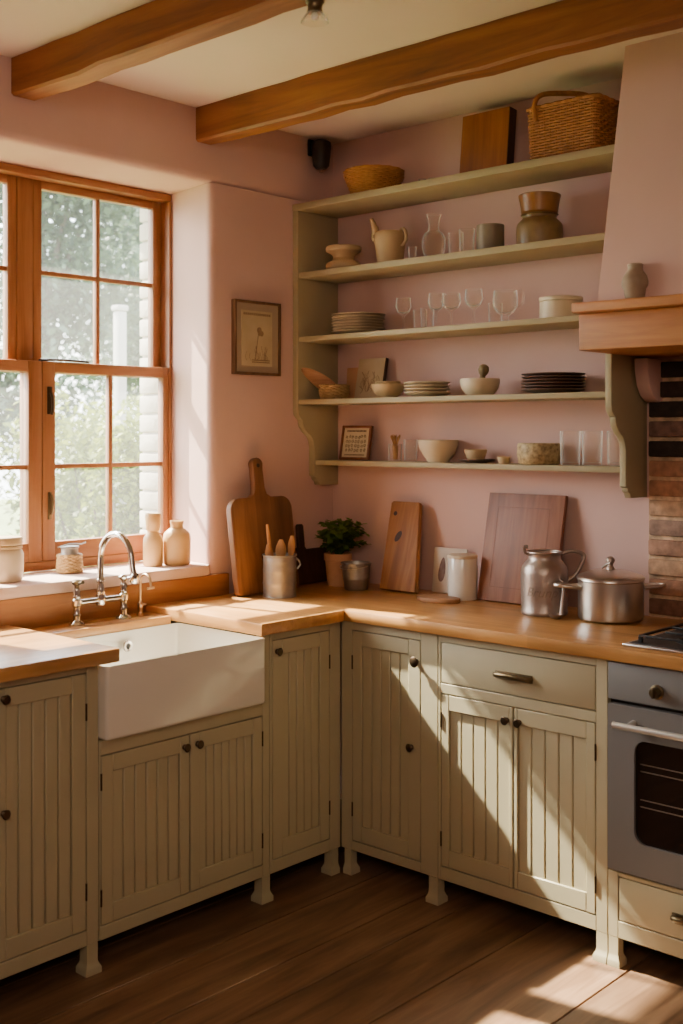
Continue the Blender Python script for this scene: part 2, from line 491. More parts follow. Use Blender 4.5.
# ------------------------------------------------------------------ window (frame, mullion, 4 sashes)
win = bpy.data.objects.new('window_1', None); C.objects.link(win)
win['kind'] = 'structure'; win['label'] = 'pine sash window with small panes above the sink'; win['category'] = 'window'
bm = B()
box(bm, -.334, -.28, YF0-.015, YF0-.002, 1.03, HEAD-.031, .002); box(bm, -.366, -.335, YF0-.03, YF0-.002, 1.75, HEAD-.031, .002)
box(bm, -.366, -.28, YF1+.002, YF1+.015, 1.03, HEAD-.031, .002)
box(bm, -.366, -.323, -1.303, -1.240, 1.75, HEAD-.031, .003); box(bm, -.350, -.323, -1.278, -1.236, 1.071, 1.75, .002)
obj('window_frame', bm, WINW, win)
bm = B()
box(bm, -.366, -.281, YF1+.002, YF0-.002, HEAD-.030, HEAD-.002, .003)
box(bm, -.40, -.281, YF1+.018, YF0-.016, 1.0375, 1.0705, .003)
obj('frame_rail', bm, WINH, win)
def sash(nm, xc, y0, y1, z0, z1, sl, sr, rb, rt, ybar, zbar, latch=None):
    t = .018
    bm = B()
    box(bm, xc-t, xc+t, y0, y0+sl, z0, z1, .004); box(bm, xc-t, xc+t, y1-sr, y1, z0, z1, .004)
    box(bm, xc-.012, xc+.012, ybar-.0085, ybar+.0085, z0+rb, z1-rt, .003)
    s = obj(nm, bm, WINW, win)
    bm = B()
    box(bm, xc-t+.001, xc+t-.001, y0+sl-.001, y1-sr+.001, z0, z0+rb, .004); box(bm, xc-t+.001, xc+t-.001, y0+sl-.001, y1-sr+.001, z1-rt, z1, .004)
    box(bm, xc-.011, xc+.011, y0+sl-.001, y1-sr+.001, zbar-.0085, zbar+.0085, .003)
    obj('rail', bm, WINH, s)
    bm = B(); box(bm, xc-.002, xc+.002, y0+sl-.004, y1-sr+.004, z0+rb-.004, z1-rt+.004)
    obj('pane', bm, PANE, s)
    return s
MR = 2*-1.27
for k in (0, 1):
    f = (lambda y: y) if k == 0 else (lambda y: MR-y)
    def srt(a, b): return (min(a, b), max(a, b))
    y0, y1 = srt(f(-1.236), f(-.664)); sl, sr = (.036, .028) if k == 0 else (.028, .036)
    sash('upper_sash', -.345, y0, y1, 1.75, HEAD-.03, sl, sr, .03, .03, f(-.95), 2.117)
    y0, y1 = srt(f(-1.225), f(-.650)); sl, sr = (.053, .028) if k == 0 else (.028, .055)
    if k: y1 = -1.229
    s = sash('lower_sash', -.300, y0, y1, 1.071, 1.791, sl, sr, .068, .040, f(-.924), 1.411)
    # latch on the meeting stile, fastener on the meeting rail
    yb = f(-1.198)
    if k == 1: continue
    bm = B(); box(bm, -.283, -.276, yb-.010, yb+.010, 1.60, 1.70, .003); tube(bm, [(-.272, yb, 1.68), (-.262, yb, 1.66), (-.262, yb, 1.61), (-.268, yb, 1.60)], .005)
    obj('sash_latch', bm, BRONZE, s)
    bm = B(); box(bm, -.283, -.276, yb-.008, yb+.008, 1.22, 1.32, .003); tube(bm, [(-.270, yb, 1.31), (-.262, yb, 1.29), (-.262, yb, 1.25), (-.270, yb, 1.24)], .005)
    obj('sash_latch', bm, PULLM, s)
    yb = f(-1.12)
    bm = B(); tube(bm, [(-.300, yb-.10, 1.797), (-.298, yb, 1.800), (-.296, yb+.10, 1.797)], .0045); box(bm, -.305, -.29, yb-.11, yb-.08, 1.79, 1.80, .002)
    obj('sash_fastener', bm, BRONZE, s)

# exterior of the house: painted brick pier, added sun-blocking overhang
bm = B()
box(bm, -.485, -.405, -.622, 2.5, 0, .979); box(bm, -.485, -.342, -.622, 2.5, .98, 2.479); box(bm, -.485, -.405, -.622, 2.5, 2.48, 2.727)
for k in range(19):
    z = .985+k*.078
    box(bm, -.492, -.343, -.634, -.612, z+.005, z+.073, .005)
struct('wall_exterior', bm, WBRICK, 'white painted brick edge of the house outside the window')
bm = B(); box(bm, -.485, -.405, -5.2, -1.93, 0, 2.727); struct('wall_exterior', bm, WBRICK)
bm = B(); box(bm, -.95, -.40, -5.2, 2.5, 2.728, 2.82); struct('sun_blocker', bm, SUNBLK)  # unseen slab added to cut off the top of the sun band
bm = B()
for i in range(24):
    pass
N = 60
vs = [[bm.verts.new((-.41-24*i/N, -12+36*j/N, -.25+.12*math.sin(i*.5+j*.3)*(i > 8))) for j in range(N+1)] for i in range(N+1)]
for i in range(N):
    for j in range(N): bm.faces.new([vs[i][j], vs[i+1][j], vs[i+1][j+1], vs[i][j+1]])
struct('lawn', bm, GRASS)

# ------------------------------------------------------------------ garden plants
def leaves(bm, c, rad, n, size, rnd, shell=.55, droop=0):
    lay = bm.loops.layers.float_color.get('Col') or bm.loops.layers.float_color.new('Col')
    for _ in range(n):
        d = Vector((rnd.gauss(0,1), rnd.gauss(0,1), rnd.gauss(0,1))).normalized()
        k = shell+(1-shell)*rnd.random()
        p = Vector(c)+Vector((d.x*rad[0], d.y*rad[1], d.z*rad[2]))*k
        M = Euler((rnd.uniform(-1, 1), rnd.uniform(-1, 1), rnd.uniform(0, 6.28))).to_matrix()
        s = size*rnd.uniform(.6, 1.3)
        q = [Vector((-s*.5, 0, 0)), Vector((0, -s*.28, s*.06)), Vector((s*.6, 0, -s*.1)), Vector((0, s*.28, s*.06))]
        f = bm.faces.new([bm.verts.new(p+M @ v) for v in q])
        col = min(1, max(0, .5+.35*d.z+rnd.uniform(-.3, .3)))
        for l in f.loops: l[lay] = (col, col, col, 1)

def tree(name, label, loc, h, spread, n, lsize, seed, mt, grp):
    rnd = random.Random(seed)
    t = thing(name, label, 'tree', loc, 0, grp)
    bm = B()
    tube(bm, smooth_path([(0,0,-.1), (.05,.02,h*.3), (-.04,.05,h*.6), (0,0,h*.9)], 5), [.14-.11*i/15 for i in range(16)], 10)
    blobs = []
    for k in range(9):
        a = rnd.uniform(0, 6.28); z = h*rnd.uniform(.35, .92); r = spread*rnd.uniform(.2, .6)*(1.15-z/h*.5)
        e = (r*math.cos(a), r*math.sin(a), z)
        blobs.append(e)
        tube(bm, smooth_path([(0,0,z*.6), (e[0]*.5, e[1]*.5, z*.85), e], 4), [.05-.04*i/8 for i in range(9)], 6)
    obj('trunk', bm, BARK, t)
    bm = B()
    for e in blobs+[(0,0,h*.85), (0,0,h*.6)]:
        leaves(bm, e, (spread*.45, spread*.45, h*.16), n//11, lsize, rnd, .3)
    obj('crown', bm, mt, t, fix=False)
def bush(label, loc, rad, n, lsize, seed, grp='shrubs outside the window'):
    rnd = random.Random(seed)
    t = thing('garden_shrub', label, 'shrub', loc, 0, grp)
    bm = B()
    for k in range(6):
        a = k*1.05
        tube(bm, [(0,0,-.05), (rad[0]*.3*math.cos(a), rad[1]*.3*math.sin(a), rad[2]*.7), (rad[0]*.6*math.cos(a), rad[1]*.6*math.sin(a), rad[2]*1.3)], [.02,.014,.006], 6)
    obj('stem', bm, BARK, t)
    bm = B()
    for k in range(7):
        c = (rnd.uniform(-.5, .5)*rad[0], rnd.uniform(-.5, .5)*rad[1], rad[2]*rnd.uniform(.5, 1.25))
        leaves(bm, c, (rad[0]*.6, rad[1]*.6, rad[2]*.6), n//7, lsize, rnd, .5)
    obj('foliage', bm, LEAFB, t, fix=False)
GZ = -.25
tree('garden_tree', 'tall hazy tree seen through the left part of the right-hand window', (-9.0, 4.4, GZ), 5.9, 2.3, 15000, .12, 1, LEAFA, 'trees beyond the garden')
tree('garden_tree', 'tall hazy tree seen beside the white brick edge of the window', (-11.6, 8.7, GZ), 6.2, 2.3, 15000, .12, 2, LEAFA, 'trees beyond the garden')
tree('garden_tree', 'hazy tree seen in the window part left of the mullion', (-11.8, -.6, GZ), 5.8, 2.4, 13000, .12, 3, LEAFA, 'trees beyond the garden')
tree('garden_tree', 'pale tree farthest from the house, behind the tree at the brick edge', (-17.5, 12.5, GZ), 7.5, 3.0, 12000, .16, 4, LEAFA, 'trees beyond the garden')
bush('yellow-green shrub low in the lower panes next to the white brick edge', (-2.75, 1.0, GZ), (.40, .40, 1.14), 6000, .06, 11)
bush('yellow-green shrub low behind the tall curved tap', (-4.3, 1.85, GZ), (.62, .62, 1.2), 7000, .07, 12)
bush('green shrub low behind the lower panes left of the mullion', (-4.5, .35, GZ), (.62, .62, 1.15), 6000, .07, 13)
bush('rounded shrub further back between the two front shrubs', (-5.9, 3.1, GZ), (.7, .65, 1.3), 6500, .08, 14)
bush('large rounded shrub far back against the trees', (-5.9, 4.75, GZ), (.65, .6, 1.3), 6000, .09, 15)
bm = B(); box(bm, -.035, .035, -.035, .035, 0, 2.62, .01); box(bm, -.045, .045, -.045, .045, 2.62, 2.66, .01)
tag(obj('garden_post', bm, POSTW), 'pale square post standing in the garden outside the window', 'post', loc=(-3.2, 1.28, GZ))

# ------------------------------------------------------------------ cabinets
def knob_bm(r=.0135, l=.019):
    bm = B()
    M = Matrix.Rotation(PI/2, 4, 'X')    # z -> -y
    lathe(bm, [(0, 0), (.009, 0), (.009, .003), (.0055, .006), (.0055, l*.45), (r*.85, l*.6), (r, l*.8), (r*.75, l*.97), (0, l)], seg=20, M=M)
    return bm
def door_panel(parent, x0, x1, z0, z1, sl=.045, sr=.045, rt=.05, rb=.055, boards=6, knobs=(), hinge='l', nm='door'):
    g = .003
    x0 += g; x1 -= g; z0 += g; z1 -= g
    bm = B()
    t = .020
    box(bm, x0, x0+sl, 0, t, z0, z1, .002, seg=1); box(bm, x1-sr, x1, 0, t, z0, z1, .002, seg=1)
    box(bm, x0+sl, x1-sr, .0003, t, z0, z0+rb, .002, seg=1); box(bm, x0+sl, x1-sr, .0003, t, z1-rt, z1, .002, seg=1)
    a, b = x0+sl, x1-sr
    w = (b-a)/boards
    for i in range(boards):
        box(bm, a+i*w+.0012, a+(i+1)*w-.0012, .006, .016, z0+rb-.002, z1-rt+.002, .003, seg=1)
    box(bm, a-.002, b+.002, .0125, .018, z0+rb-.003, z1-rt+.003)
    d = obj(nm, bm, SAGE, parent)
    for kx, kz, *rr in knobs:
        k = obj('knob', knob_bm(*(rr or (.0135,))), BRONZE, d); k.location = (kx, 0, kz)
    for kz in (z0+.12*(z1-z0)+.02, z0+.85*(z1-z0)):
        bm = B(); hx = x0-.001 if hinge == 'l' else x1+.001
        lathe(bm, [(0, -.024), (.003, -.024), (.003, .024), (0, .024)], seg=10)
        h = obj('hinge', bm, BRONZE, d); h.location = (hx, -.0005, kz)
    return d
def drawer_front(parent, x0, x1, z0, z1, pull=None, nm='drawer'):
    g = .003
    bm = B(); box(bm, x0+g, x1-g, 0, .02, z0+g, z1-g, .0025)
    d = obj(nm, bm, SAGE, parent)
    if pull:
        px, pz, w = pull
        bm = B()
        # cup-like bar pull
        pts = smooth_path([(-w/2, 0, 0), (-w/2+.006, -.018, .002), (-w/4, -.026, .004), (0, -.028, .005), (w/4, -.026, .004), (w/2-.006, -.018, .002), (w/2, 0, 0)], 5)
        tube(bm, pts, .0085, 10)
        box(bm, -w/2-.006, w/2+.006, -.004, 0, -.012, .012, .003)
        p = obj('pull', bm, PULLM, d); p.location = (px, 0, pz)
    return d
def foot(parent, x, w=.036, z=.0846, fl=1, fr=1):
    bm = B()
    
    f = .008
    rings = [(0, f), (.016, f), (.022, f*.6), (.030, f*.15), (.036, 0), (z, 0)]
    vs = []
    for zz, e in rings:
        vs.append([bm.verts.new((x+sx*(w/2+e*(fl if sx < 0 else fr)), (-e if sy < 0 else w+e), zz)) for sx, sy in ((-1,-1),(1,-1),(1,1),(-1,1))])
    for A, D in zip(vs, vs[1:]):
        for k in range(4): bm.faces.new([A[k], A[(k+1) % 4], D[(k+1) % 4], D[k]])
    bm.faces.new(vs[0][::-1]); bm.faces.new(vs[-1])
    obj('foot', bm, SAGE, parent)
def carcass(parent, W, z0, z1, frame, depth=.54):
    """frame: list of boxes x0,x1,z0,z1 of the face frame"""
    bm = B()
    for x0, x1, a, b in frame: box(bm, x0, x1, 0, .022, a, b, .0015, seg=1)
    obj('face_frame', bm, SAGE, parent)
    bm = B()
    box(bm, .001, .016, .023, depth, z0, z1); box(bm, W-.016, W-.001, .023, depth, z0, z1)
    box(bm, .016, W-.016, .023, depth, z0, z0+.016); box(bm, .016, W-.016, depth-.012, depth, z0+.016, z1)
    box(bm, .016, W-.016, .026, .034, z0+.016, z1)
    obj('carcass', bm, CARC, parent)

FX, FY = .58, -.58
R90 = PI/2
ZT = .879
# left cabinet: y -2.16 .. -1.60
y0 = -2.18
t = thing('base_cabinet', 'sage green cupboard left of the sink with a tall panelled door', 'cabinet', (FX, y0, 0), R90)
L = lambda y: y-y0
carcass(t, L(-1.600), .085, ZT-.24 if False else ZT, [(0, L(-2.08), .085, ZT), (L(-1.641), L(-1.602), .085, ZT), (L(-2.08), L(-1.641), .857, ZT), (L(-2.08), L(-1.641), .085, .128)])
door_panel(t, L(-2.08), L(-1.641), .128, .857, sl=.18, sr=.045, boards=5, knobs=[(L(-1.905), .827), (L(-1.905), .523)], hinge='r')
foot(t, L(-1.622)); foot(t, .03)
# sink cabinet y -1.60 .. -.935
y0 = -1.600
t = thing('sink_cabinet', 'sage green double-door cupboard under the white sink', 'cabinet', (FX, y0, 0), R90)
bm = B()
for a in [(0.001, .006, .085, .655), (L(-.957), L(-.928), .085, .655), (.006, L(-.957), .612, .654), (.006, L(-.957), .085, .124)]:
    box(bm, a[0], a[1], 0, .022, a[2], a[3], .0015, seg=1)
box(bm, L(-.968), L(-.928), 0.0005, .022, .655, ZT, .0015, seg=1)
obj('face_frame', bm, SAGE, t)
bm = B(); W = L(-.928)
box(bm, .001, .016, .023, .54, .085, .64); box(bm, W-.016, W-.001, .023, .54, .085, .64); box(bm, .016, W-.016, .023, .54, .085, .10); box(bm, .016, W-.016, .026, .034, .10, .64)
obj('carcass', bm, CARC, t)
mid = L(-1.264)
door_panel(t, .006, mid, .124, .612, boards=6, sl=.04, sr=.035, knobs=[(mid-.022, .575)], hinge='l')
door_panel(t, mid, L(-.957), .124, .612, boards=7, sl=.035, sr=.04, knobs=[(mid+.030, .575)], hinge='r')
foot(t, L(-.943))
# tall cabinet at the corner y -.928 .. -.585
y0 = -.926
t = thing('base_cabinet', 'narrow sage green cupboard between the sink and the corner', 'cabinet', (FX, y0, 0), R90)
carcass(t, L(-.60), .085, ZT, [(0, L(-.915), .085, ZT), (L(-.637), L(-.583), .085, ZT), (L(-.915), L(-.637), .852, ZT), (L(-.915), L(-.637), .085, .126)])
door_panel(t, L(-.915), L(-.637), .126, .852, boards=5, sl=.045, sr=.045, knobs=[(L(-.893), .812)], hinge='r')
foot(t, L(-.612), .034, fr=0)
# corner cabinet on the back run
x0 = .581
t = thing('base_cabinet', 'sage green cupboard right of the corner, single door with two knobs', 'cabinet', (x0, FY, 0))
L = lambda x: x-x0
carcass(t, L(1.006), .085, ZT, [(0, L(.631), .085, ZT), (L(.936), L(1.006), .085, ZT), (L(.631), L(.936), .850, ZT), (L(.631), L(.936), .085, .118)], .5)
door_panel(t, L(.631), L(.936), .118, .850, boards=5, sl=.04, sr=.05, knobs=[(L(.918), .778, .018), (L(.897), .492)], hinge='l')
foot(t, L(.612), .030, fl=0); foot(t, L(.988), .036, fr=.9)
# drawer cabinet
x0 = 1.008
t = thing('base_cabinet', 'sage green cabinet with one wide drawer above two doors', 'cabinet', (x0, FY, 0))
carcass(t, L(1.624), .085, ZT, [(0, L(1.018), .085, ZT), (L(1.587), L(1.624), .085, ZT), (L(1.018), L(1.587), .856, ZT), (L(1.018), L(1.587), .690, .722), (L(1.018), L(1.587), .085, .128)], .55)
drawer_front(t, L(1.018), L(1.587), .722, .856, (L(1.302), .783, .125))
mid = L(1.299)
door_panel(t, L(1.018), mid, .128, .690, boards=5, sl=.03, sr=.012, knobs=[(mid-.024, .645)], hinge='l')
door_panel(t, mid, L(1.587), .128, .690, boards=5, sl=.012, sr=.03, knobs=[(mid+.022, .645)], hinge='r')
foot(t, L(1.606), .036, fr=0)
# oven housing with a drawer
x0 = 1.626
t = thing('oven_housing', 'sage green drawer unit carrying the grey oven', 'cabinet', (x0, FY, 0))
bm = B()
for a in [(0, .032, .085, .274), (.568, .60, .085, .274), (.032, .568, .262, .274), (.032, .568, .085, .134)]: box(bm, a[0], a[1], 0, .022, a[2], a[3], .0015, seg=1)
obj('face_frame', bm, SAGE, t)
bm = B(); box(bm, .001, .016, .023, .55, .085, .262); box(bm, .584, .599, .023, .55, .085, .262); box(bm, .016, .584, .026, .034, .10, .26); box(bm, .016, .584, .023, .55, .085, .10); box(bm, .001, .599, .023, .55, .262, .272)
obj('carcass', bm, CARC, t)
drawer_front(t, .032, .568, .134, .262, (.235, .195, .06))
foot(t, .017, .030, fl=0); foot(t, .584, .030)
# oven
t = thing('oven', 'grey built-in oven with a steel bar handle and dark window', 'oven', (x0+.001, FY, .276))
bm = B(); box(bm, .004, .594, .02, .53, 0.002, .60); obj('body', bm, BLACKP, t)
bm = B(); box(bm, .0, .598, -.004, .02, .492, .600, .004)
cp = obj('control_panel', bm, OVEN, t)
for kx in (.155, .30, .445):
    bm = B(); M = Matrix.Rotation(PI/2, 4, 'X')
    lathe(bm, [(0, 0), (.021, 0), (.021, .004), (.0155, .006), (.0145, .022), (.012, .026), (0, .026)], seg=24, M=M)
    box(bm, -.003, .003, -.030, -.024, -.013, .013, .001)
    k = obj('knob', bm, PULLM, cp); k.location = (kx, -.004, .533)
bm = B()
# door front with rounded window hole: build as frame from a rounded-rect loop bridged to outer rect
def rrect(x0, x1, z0, z1, r, n=8):
    pts = []
    for cx, cz, a0 in ((x1-r, z1-r, 0), (x0+r, z1-r, PI/2), (x0+r, z0+r, PI), (x1-r, z0+r, 1.5*PI)):
        for k in range(n+1): pts.append((cx+r*math.cos(a0+k*PI/2/n), cz+r*math.sin(a0+k*PI/2/n)))
    return pts
inner = rrect(.085, .513, .094, .388, .035)
outer = rrect(.001, .597, .004, .480, .006)
for yy, yb in ((-.006, .018),):
    A = [bm.verts.new((x, yy, z)) for x, z in outer]; D = [bm.verts.new((x, yy, z)) for x, z in inner]
    A2 = [bm.verts.new((x, yb, z)) for x, z in outer]; D2 = [bm.verts.new((x, yb, z)) for x, z in inner]
    n = len(A)
    for i in range(n):
        j = (i+1) % n
        bm.faces.new([A[i], A[j], D[j], D[i]]); bm.faces.new([A[i], A2[i], A2[j], A[j]]); bm.faces.new([D[i], D[j], D2[j], D2[i]])
dr = obj('door', bm, OVEN, t)
bm = B(); prism(bm, inner, .004, .012, 'xz'); obj('window', bm, OVGL, dr)
bm = B()
for z in (.2, .3):
    for k in range(2): tube(bm, [(.10, .0025, z+k*.02), (.50, .0025, z+k*.02)], .0015, 6)
obj('rack', bm, STEEL, dr)
bm = B(); tube(bm, [(.04, -.045, .430), (.558, -.045, .430)], .0095, 14)
for hx in (.085, .513): tube(bm, [(hx, -.006, .436), (hx, -.045, .431)], .008, 10)
obj('handle', bm, SATIN, dr)

# ------------------------------------------------------------------ worktops
bm = B(); box(bm, .021, .62, -2.19, -1.555, .88, .92, .005)
tag(obj('worktop', bm, WTY), 'oak worktop left of the sink with a squared end', 'worktop')
bm = B()
poly = [(.021, -1.0), (.62, -1.0), (.62, -.612), (.612, -.60), (2.24, -.60), (2.24, -.003), (.021, -.003)]
prism(bm, poly, .88, .92, 'xy', bev=.005)
tag(obj('worktop', bm, WTX), 'L-shaped oak worktop running round the corner to the hob', 'worktop')
bm = B(); box(bm, .021, .166, -1.553, -1.002, .862, .898, .003)
tag(obj('tap_ledge', bm, WTY), 'narrow oak ledge behind the white sink carrying the taps', 'ledge')

# ------------------------------------------------------------------ sink
t = thing('belfast_sink', 'deep white ceramic farmhouse sink with a plain front', 'sink', (.393, -1.287, .658))
bm = B()
hx, hy, hz = .222, .312, .220
box(bm, -hx, hx, -hy, hy, 0, hz)
top = [f for f in bm.faces if f.calc_center_median().z > hz-.001][0]
r = bmesh.ops.inset_region(bm, faces=[top], thickness=.028)
top = [f for f in bm.faces if f.calc_center_median().z > hz-.001 and abs(f.calc_center_median().x) < .01 and abs(f.calc_center_median().y) < .01 and f.calc_area() > .15][0]
ex = bmesh.ops.extrude_discrete_faces(bm, faces=[top])
nf = ex['faces'][0]
bmesh.ops.translate(bm, verts=nf.verts[:], vec=(0, 0, -.19))
bmesh.ops.scale(bm, verts=nf.verts[:], vec=(.95, .95, 1))
bmesh.ops.remove_doubles(bm, verts=bm.verts, dist=1e-5)
bmesh.ops.bevel(bm, geom=bm.edges[:], offset=.012, segments=4, affect='EDGES', profile=.5, clamp_overlap=True)
obj('basin', bm, CERAM, t)
M = Matrix.Rotation(PI/2, 4, 'Y')
bm = B(); lathe(bm, [(.008, .001), (.010, .005), (.017, .006), (.019, .003), (.019, 0)], seg=24, M=M)
o = obj('overflow', bm, CHROME, t); o.location = (-.1925, .073, .168)
bm = B(); lathe(bm, [(0, .0015), (.0088, .0015), (.0088, 0)], seg=20, M=M); o2 = obj('overflow_dark_disc', bm, BLACKP, o)  # black disc painted in for the shade inside the overflow
bm = B(); lathe(bm, [(0, .004), (.02, .004), (.035, .006), (.042, .003), (.042, 0)], seg=28)
o = obj('drain', bm, CHROME, t); o.location = (-.02, 0, .0305)

# ------------------------------------------------------------------ taps
t = thing('bridge_tap', 'chrome bridge mixer tap with a tall curved spout', 'tap', (.088, -1.241, .898))
def turned(h): return [(0, 0), (.026, 0), (.026, .004), (.02, .010), (.012, .016), (.011, .03), (.014, .034), (.011, .04), (.011, .058), (.0165, .064), (.0165, .082), (.011, .088), (.013, .094), (.0105, .1), (.0125, h-.01), (.009, h), (0, h)]
for s in (-1, 1):
    bm = B(); lathe(bm, turned(.122), (0, s*.095, 0), 20)
    lg = obj('tap_leg', bm, CHROME, t)
    bm = B(); lathe(bm, [(0, .120), (.008, .120), (.008, .130), (.016, .136), (.017, .143), (.010, .150), (0, .151)], (0, s*.095, 0), 16)
    tube(bm, [(0, s*.095, .136), (.03, s*.100, .142), (.045, s*.102, .146)], [.005, .0045, .006], 8)
    obj('handle', bm, PULLM if s < 0 else CHROME, lg)
bm = B(); tube(bm, [(0, -.095, .073), (0, .095, .073)], .0095, 14); lathe(bm, [(0, .055), (.014, .055), (.017, .062), (.017, .086), (.014, .095), (.016, .10), (.012, .112), (.0115, .125), (0, .125)], (0, 0, 0), 18)
obj('bridge', bm, CHROME, t)
bm = B()
arc = [(0, 0, .11), (0, 0, .2)]+[(.085-.085*math.cos(a), 0, .215+.085*math.sin(a)) for a in [PI*k/12 for k in range(13)]]
arc = [Vector(p) for p in arc]+[Vector((.175, 0, .19)), Vector((.186, 0, .165))]
tube(bm, arc, .0105, 14)
lathe(bm, [(.0105, 0), (.014, .004), (.014, .012), (.011, .016)], (0, 0, .13), 16)
Mx = Matrix.Translation((.186, 0, .165)) @ Matrix.Rotation(.42, 4, 'Y')
lathe(bm, [(0, -.016), (.015, -.016), (.016, -.010), (.012, .008), (.0105, .012)], (0, 0, 0), 16, M=Mx)
obj('spout', bm, CHROME, t)
BRASS = mat('pale_brass', '#cfae86', .28, .9)
t = thing('filter_tap', 'small slim brass filter tap beside the chrome mixer', 'tap', (.075, -1.064, .898))
bm = B(); lathe(bm, [(0, 0), (.013, 0), (.013, .003), (.008, .008), (.007, .022), (.010, .027), (.010, .04), (.006, .046), (0, .046)], (0,0,0), 16); obj('tap_body', bm, BRASS, t)
bm = B()
tube(bm, [(0, 0, .04), (0, 0, .115)]+[(.028-.028*math.cos(PI*k/10), 0, .118+.026*math.sin(PI*k/10)) for k in range(11)]+[(.06, 0, .10)], .0042, 10)
obj('spout', bm, BRASS, t)
bm = B(); tube(bm, [(.0, .0, .033), (.004, .022, .036)], [.004, .003], 8); obj('lever', bm, BRASS, t)
bm = B(); tube(bm, [(.053, -.012, .098), (.058, .014, .099)], .0045, 8); obj('nozzle_ring', bm, BRASS, t)

# ------------------------------------------------------------------ hob
t = thing('gas_hob', 'steel gas hob with black pan supports set into the worktop', 'hob', (1.660, -.560, .9205)); t.scale = (1, 1, .7)
bm = B(); box(bm, 0, .56, 0, .47, 0, .010, .003); obj('hob_plate', bm, STEEL, t)
bm = B(); box(bm, .012, .548, .02, .458, .0105, .012, .0005); obj('hob_glass', bm, BLACKP, t)
for bx in (.15, .41):
    for by in (.14, .33):
        bm = B(); lathe(bm, [(0, 0), (.045, 0), (.045, .006), (.036, .010), (.036, .016), (.028, .02), (0, .02)], (bx, by, .012), 24); obj('burner', bm, IRON, t)
for bx in (.15, .41):
    bm = B()
    for q in (-.115, .115): box(bm, bx+q-.005, bx+q+.005, .04, .43, .034, .044, .002)
    for q in (.04, .23, .42): box(bm, bx-.115, bx+.115, q, q+.01, .034, .044, .002)
    for by in (.14, .33):
        for a in (0, PI/2): 
            box(bm, bx-.085 if a == 0 else bx-.004, bx+.085 if a == 0 else bx+.004, by-.004 if a == 0 else by-.085, by+.004 if a == 0 else by+.085, .036, .0455, .002)
    for q in (-.115, .115):
        for by in (.045, .425): box(bm, bx+q-.005, bx+q+.005, by-.005, by+.005, .012, .036)
    obj('pan_support', bm, IRON, t)

# ------------------------------------------------------------------ mantel
t = thing('mantel_shelf', 'thick oak mantel shelf across the chimney hood', 'shelf', (1.452, 0, 1.783))
bm = B(); box(bm, .002, 1.05, -.50, -.0015, .114, .145, .006); obj('top_board', bm, MANT, t)
bm = B(); box(bm, .006, 1.04, -.462, -.436, 0.002, .113, .004); box(bm, .006, .026, -.436, -.002, 0.002, .113); box(bm, .026, 1.04, -.436, -.002, 0.002, .02); obj('fascia', bm, MANT, t)

# ------------------------------------------------------------------ open shelves
SH = thing('shelf_unit', 'sage green open wall shelves with five tiers and scrolled sides', 'shelf', (0, 0, 0))
DEP = .24
def side_profile(zt=2.4305):
    # (y, z) outline, front edge at -DEP
    pts = [(-.0015, 1.317), (-.0015, zt), (-DEP, zt), (-DEP, 1.625)]
    curve = [(-.236, 1.604), (-.222, 1.59), (-.213, 1.584), (-.212, 1.57), (-.206, 1.555), (-.188, 1.535), (-.165, 1.52), (-.152, 1.50), (-.146, 1.475)]
    tail = [(-.146, 1.365), (-.146, 1.357), (-.134, 1.352), (-.131, 1.34), (-.118, 1.333), (-.112, 1.318)]
    return pts+curve+tail
for x, x9, zt in ((.002, .032, 2.4305), (1.423, 1.446, 1.899)):
    bm = B(); prism(bm, side_profile(zt), x, x9, 'yz', bev=.0015); obj('side_panel', bm, SAGESH, SH)
ST = {5: 2.457, 4: 2.18, 3: 1.92, 2: 1.667, 1: 1.421}
for k, z in ST.items():
    th = .027 if k == 5 else (.024 if k == 4 else .02)
    d = .140 if k == 1 else DEP-.002
    bm = B()
    if k == 5: box(bm, .002, 1.518, -DEP-.004, -.0015, z-th+.001, z+.001, .003)
    else: box(bm, .0325, 1.518 if k == 4 else (1.4505 if k == 3 else 1.4225), -d, -.0015, z-th, z, .002)
    obj('shelf_board', bm, SAGESH, SH)
ST[5] = 2.457+.0015
for k in (1,2,3,4): ST[k] += .0008

# ------------------------------------------------------------------ lathe crockery
def single(nm, prof, mt, label, cat, loc, seg=36, grp=None, sx=1, sy=1, rotz=0):
    bm = B(); lathe(bm, prof, seg=seg, sx=sx, sy=sy)
    return tag(obj(nm, bm, mt), label, cat, grp, loc, (0, 0, rotz))
def bowl_prof(r, h, t=.005, foot=.55):
    return [(0, 0), (r*foot, 0), (r*foot, .004), (r*.82, h*.35), (r*.97, h*.75), (r, h), (r-t*.6, h+.001), (r-t, h*.97), (r*.78, h*.38), (r*foot*.8, .012), (0, .010)]
def cyl_prof(r, h, t=.005, rb=None):
    rb = rb or r
    return [(0, 0), (rb*.94, 0), (rb, .005), (r, h-.002), (r-.002, h), (r-t, h-.002), (rb-t, .01), (0, .009)]
def plate_prof(r, h=.013, t=.004):
    return [(0, 0), (r*.58, 0), (r*.60, .003), (r*.8, .006), (r, h), (r-.001, h+t*.6), (r*.78, .006+t), (r*.58, .003+t), (0, .003+t)]

def stack(nm, mt, n, r, pitch, x, y, z, labels, grp, rim=.013):
    first = None
    for i in range(n):
        loc = (x+random.uniform(-.0015, .0015), y+random.uniform(-.0015, .0015), z+i*pitch)
        lab = labels(i)
        if first is None:
            first = single(nm, plate_prof(r, rim), mt, lab, 'plate', loc, 40, grp)
        else: dup(first, loc, lab)
ORD = ['bottom', 'second', 'third', 'fourth', 'fifth', 'sixth', 'seventh', 'eighth']
def olab(n, s):
    def f(i):
        if i == 0: return 'bottom plate of the '+s
        if i == n-1: return 'topmost plate of the '+s
        return ORD[i]+' plate from the bottom of the '+s
    return f

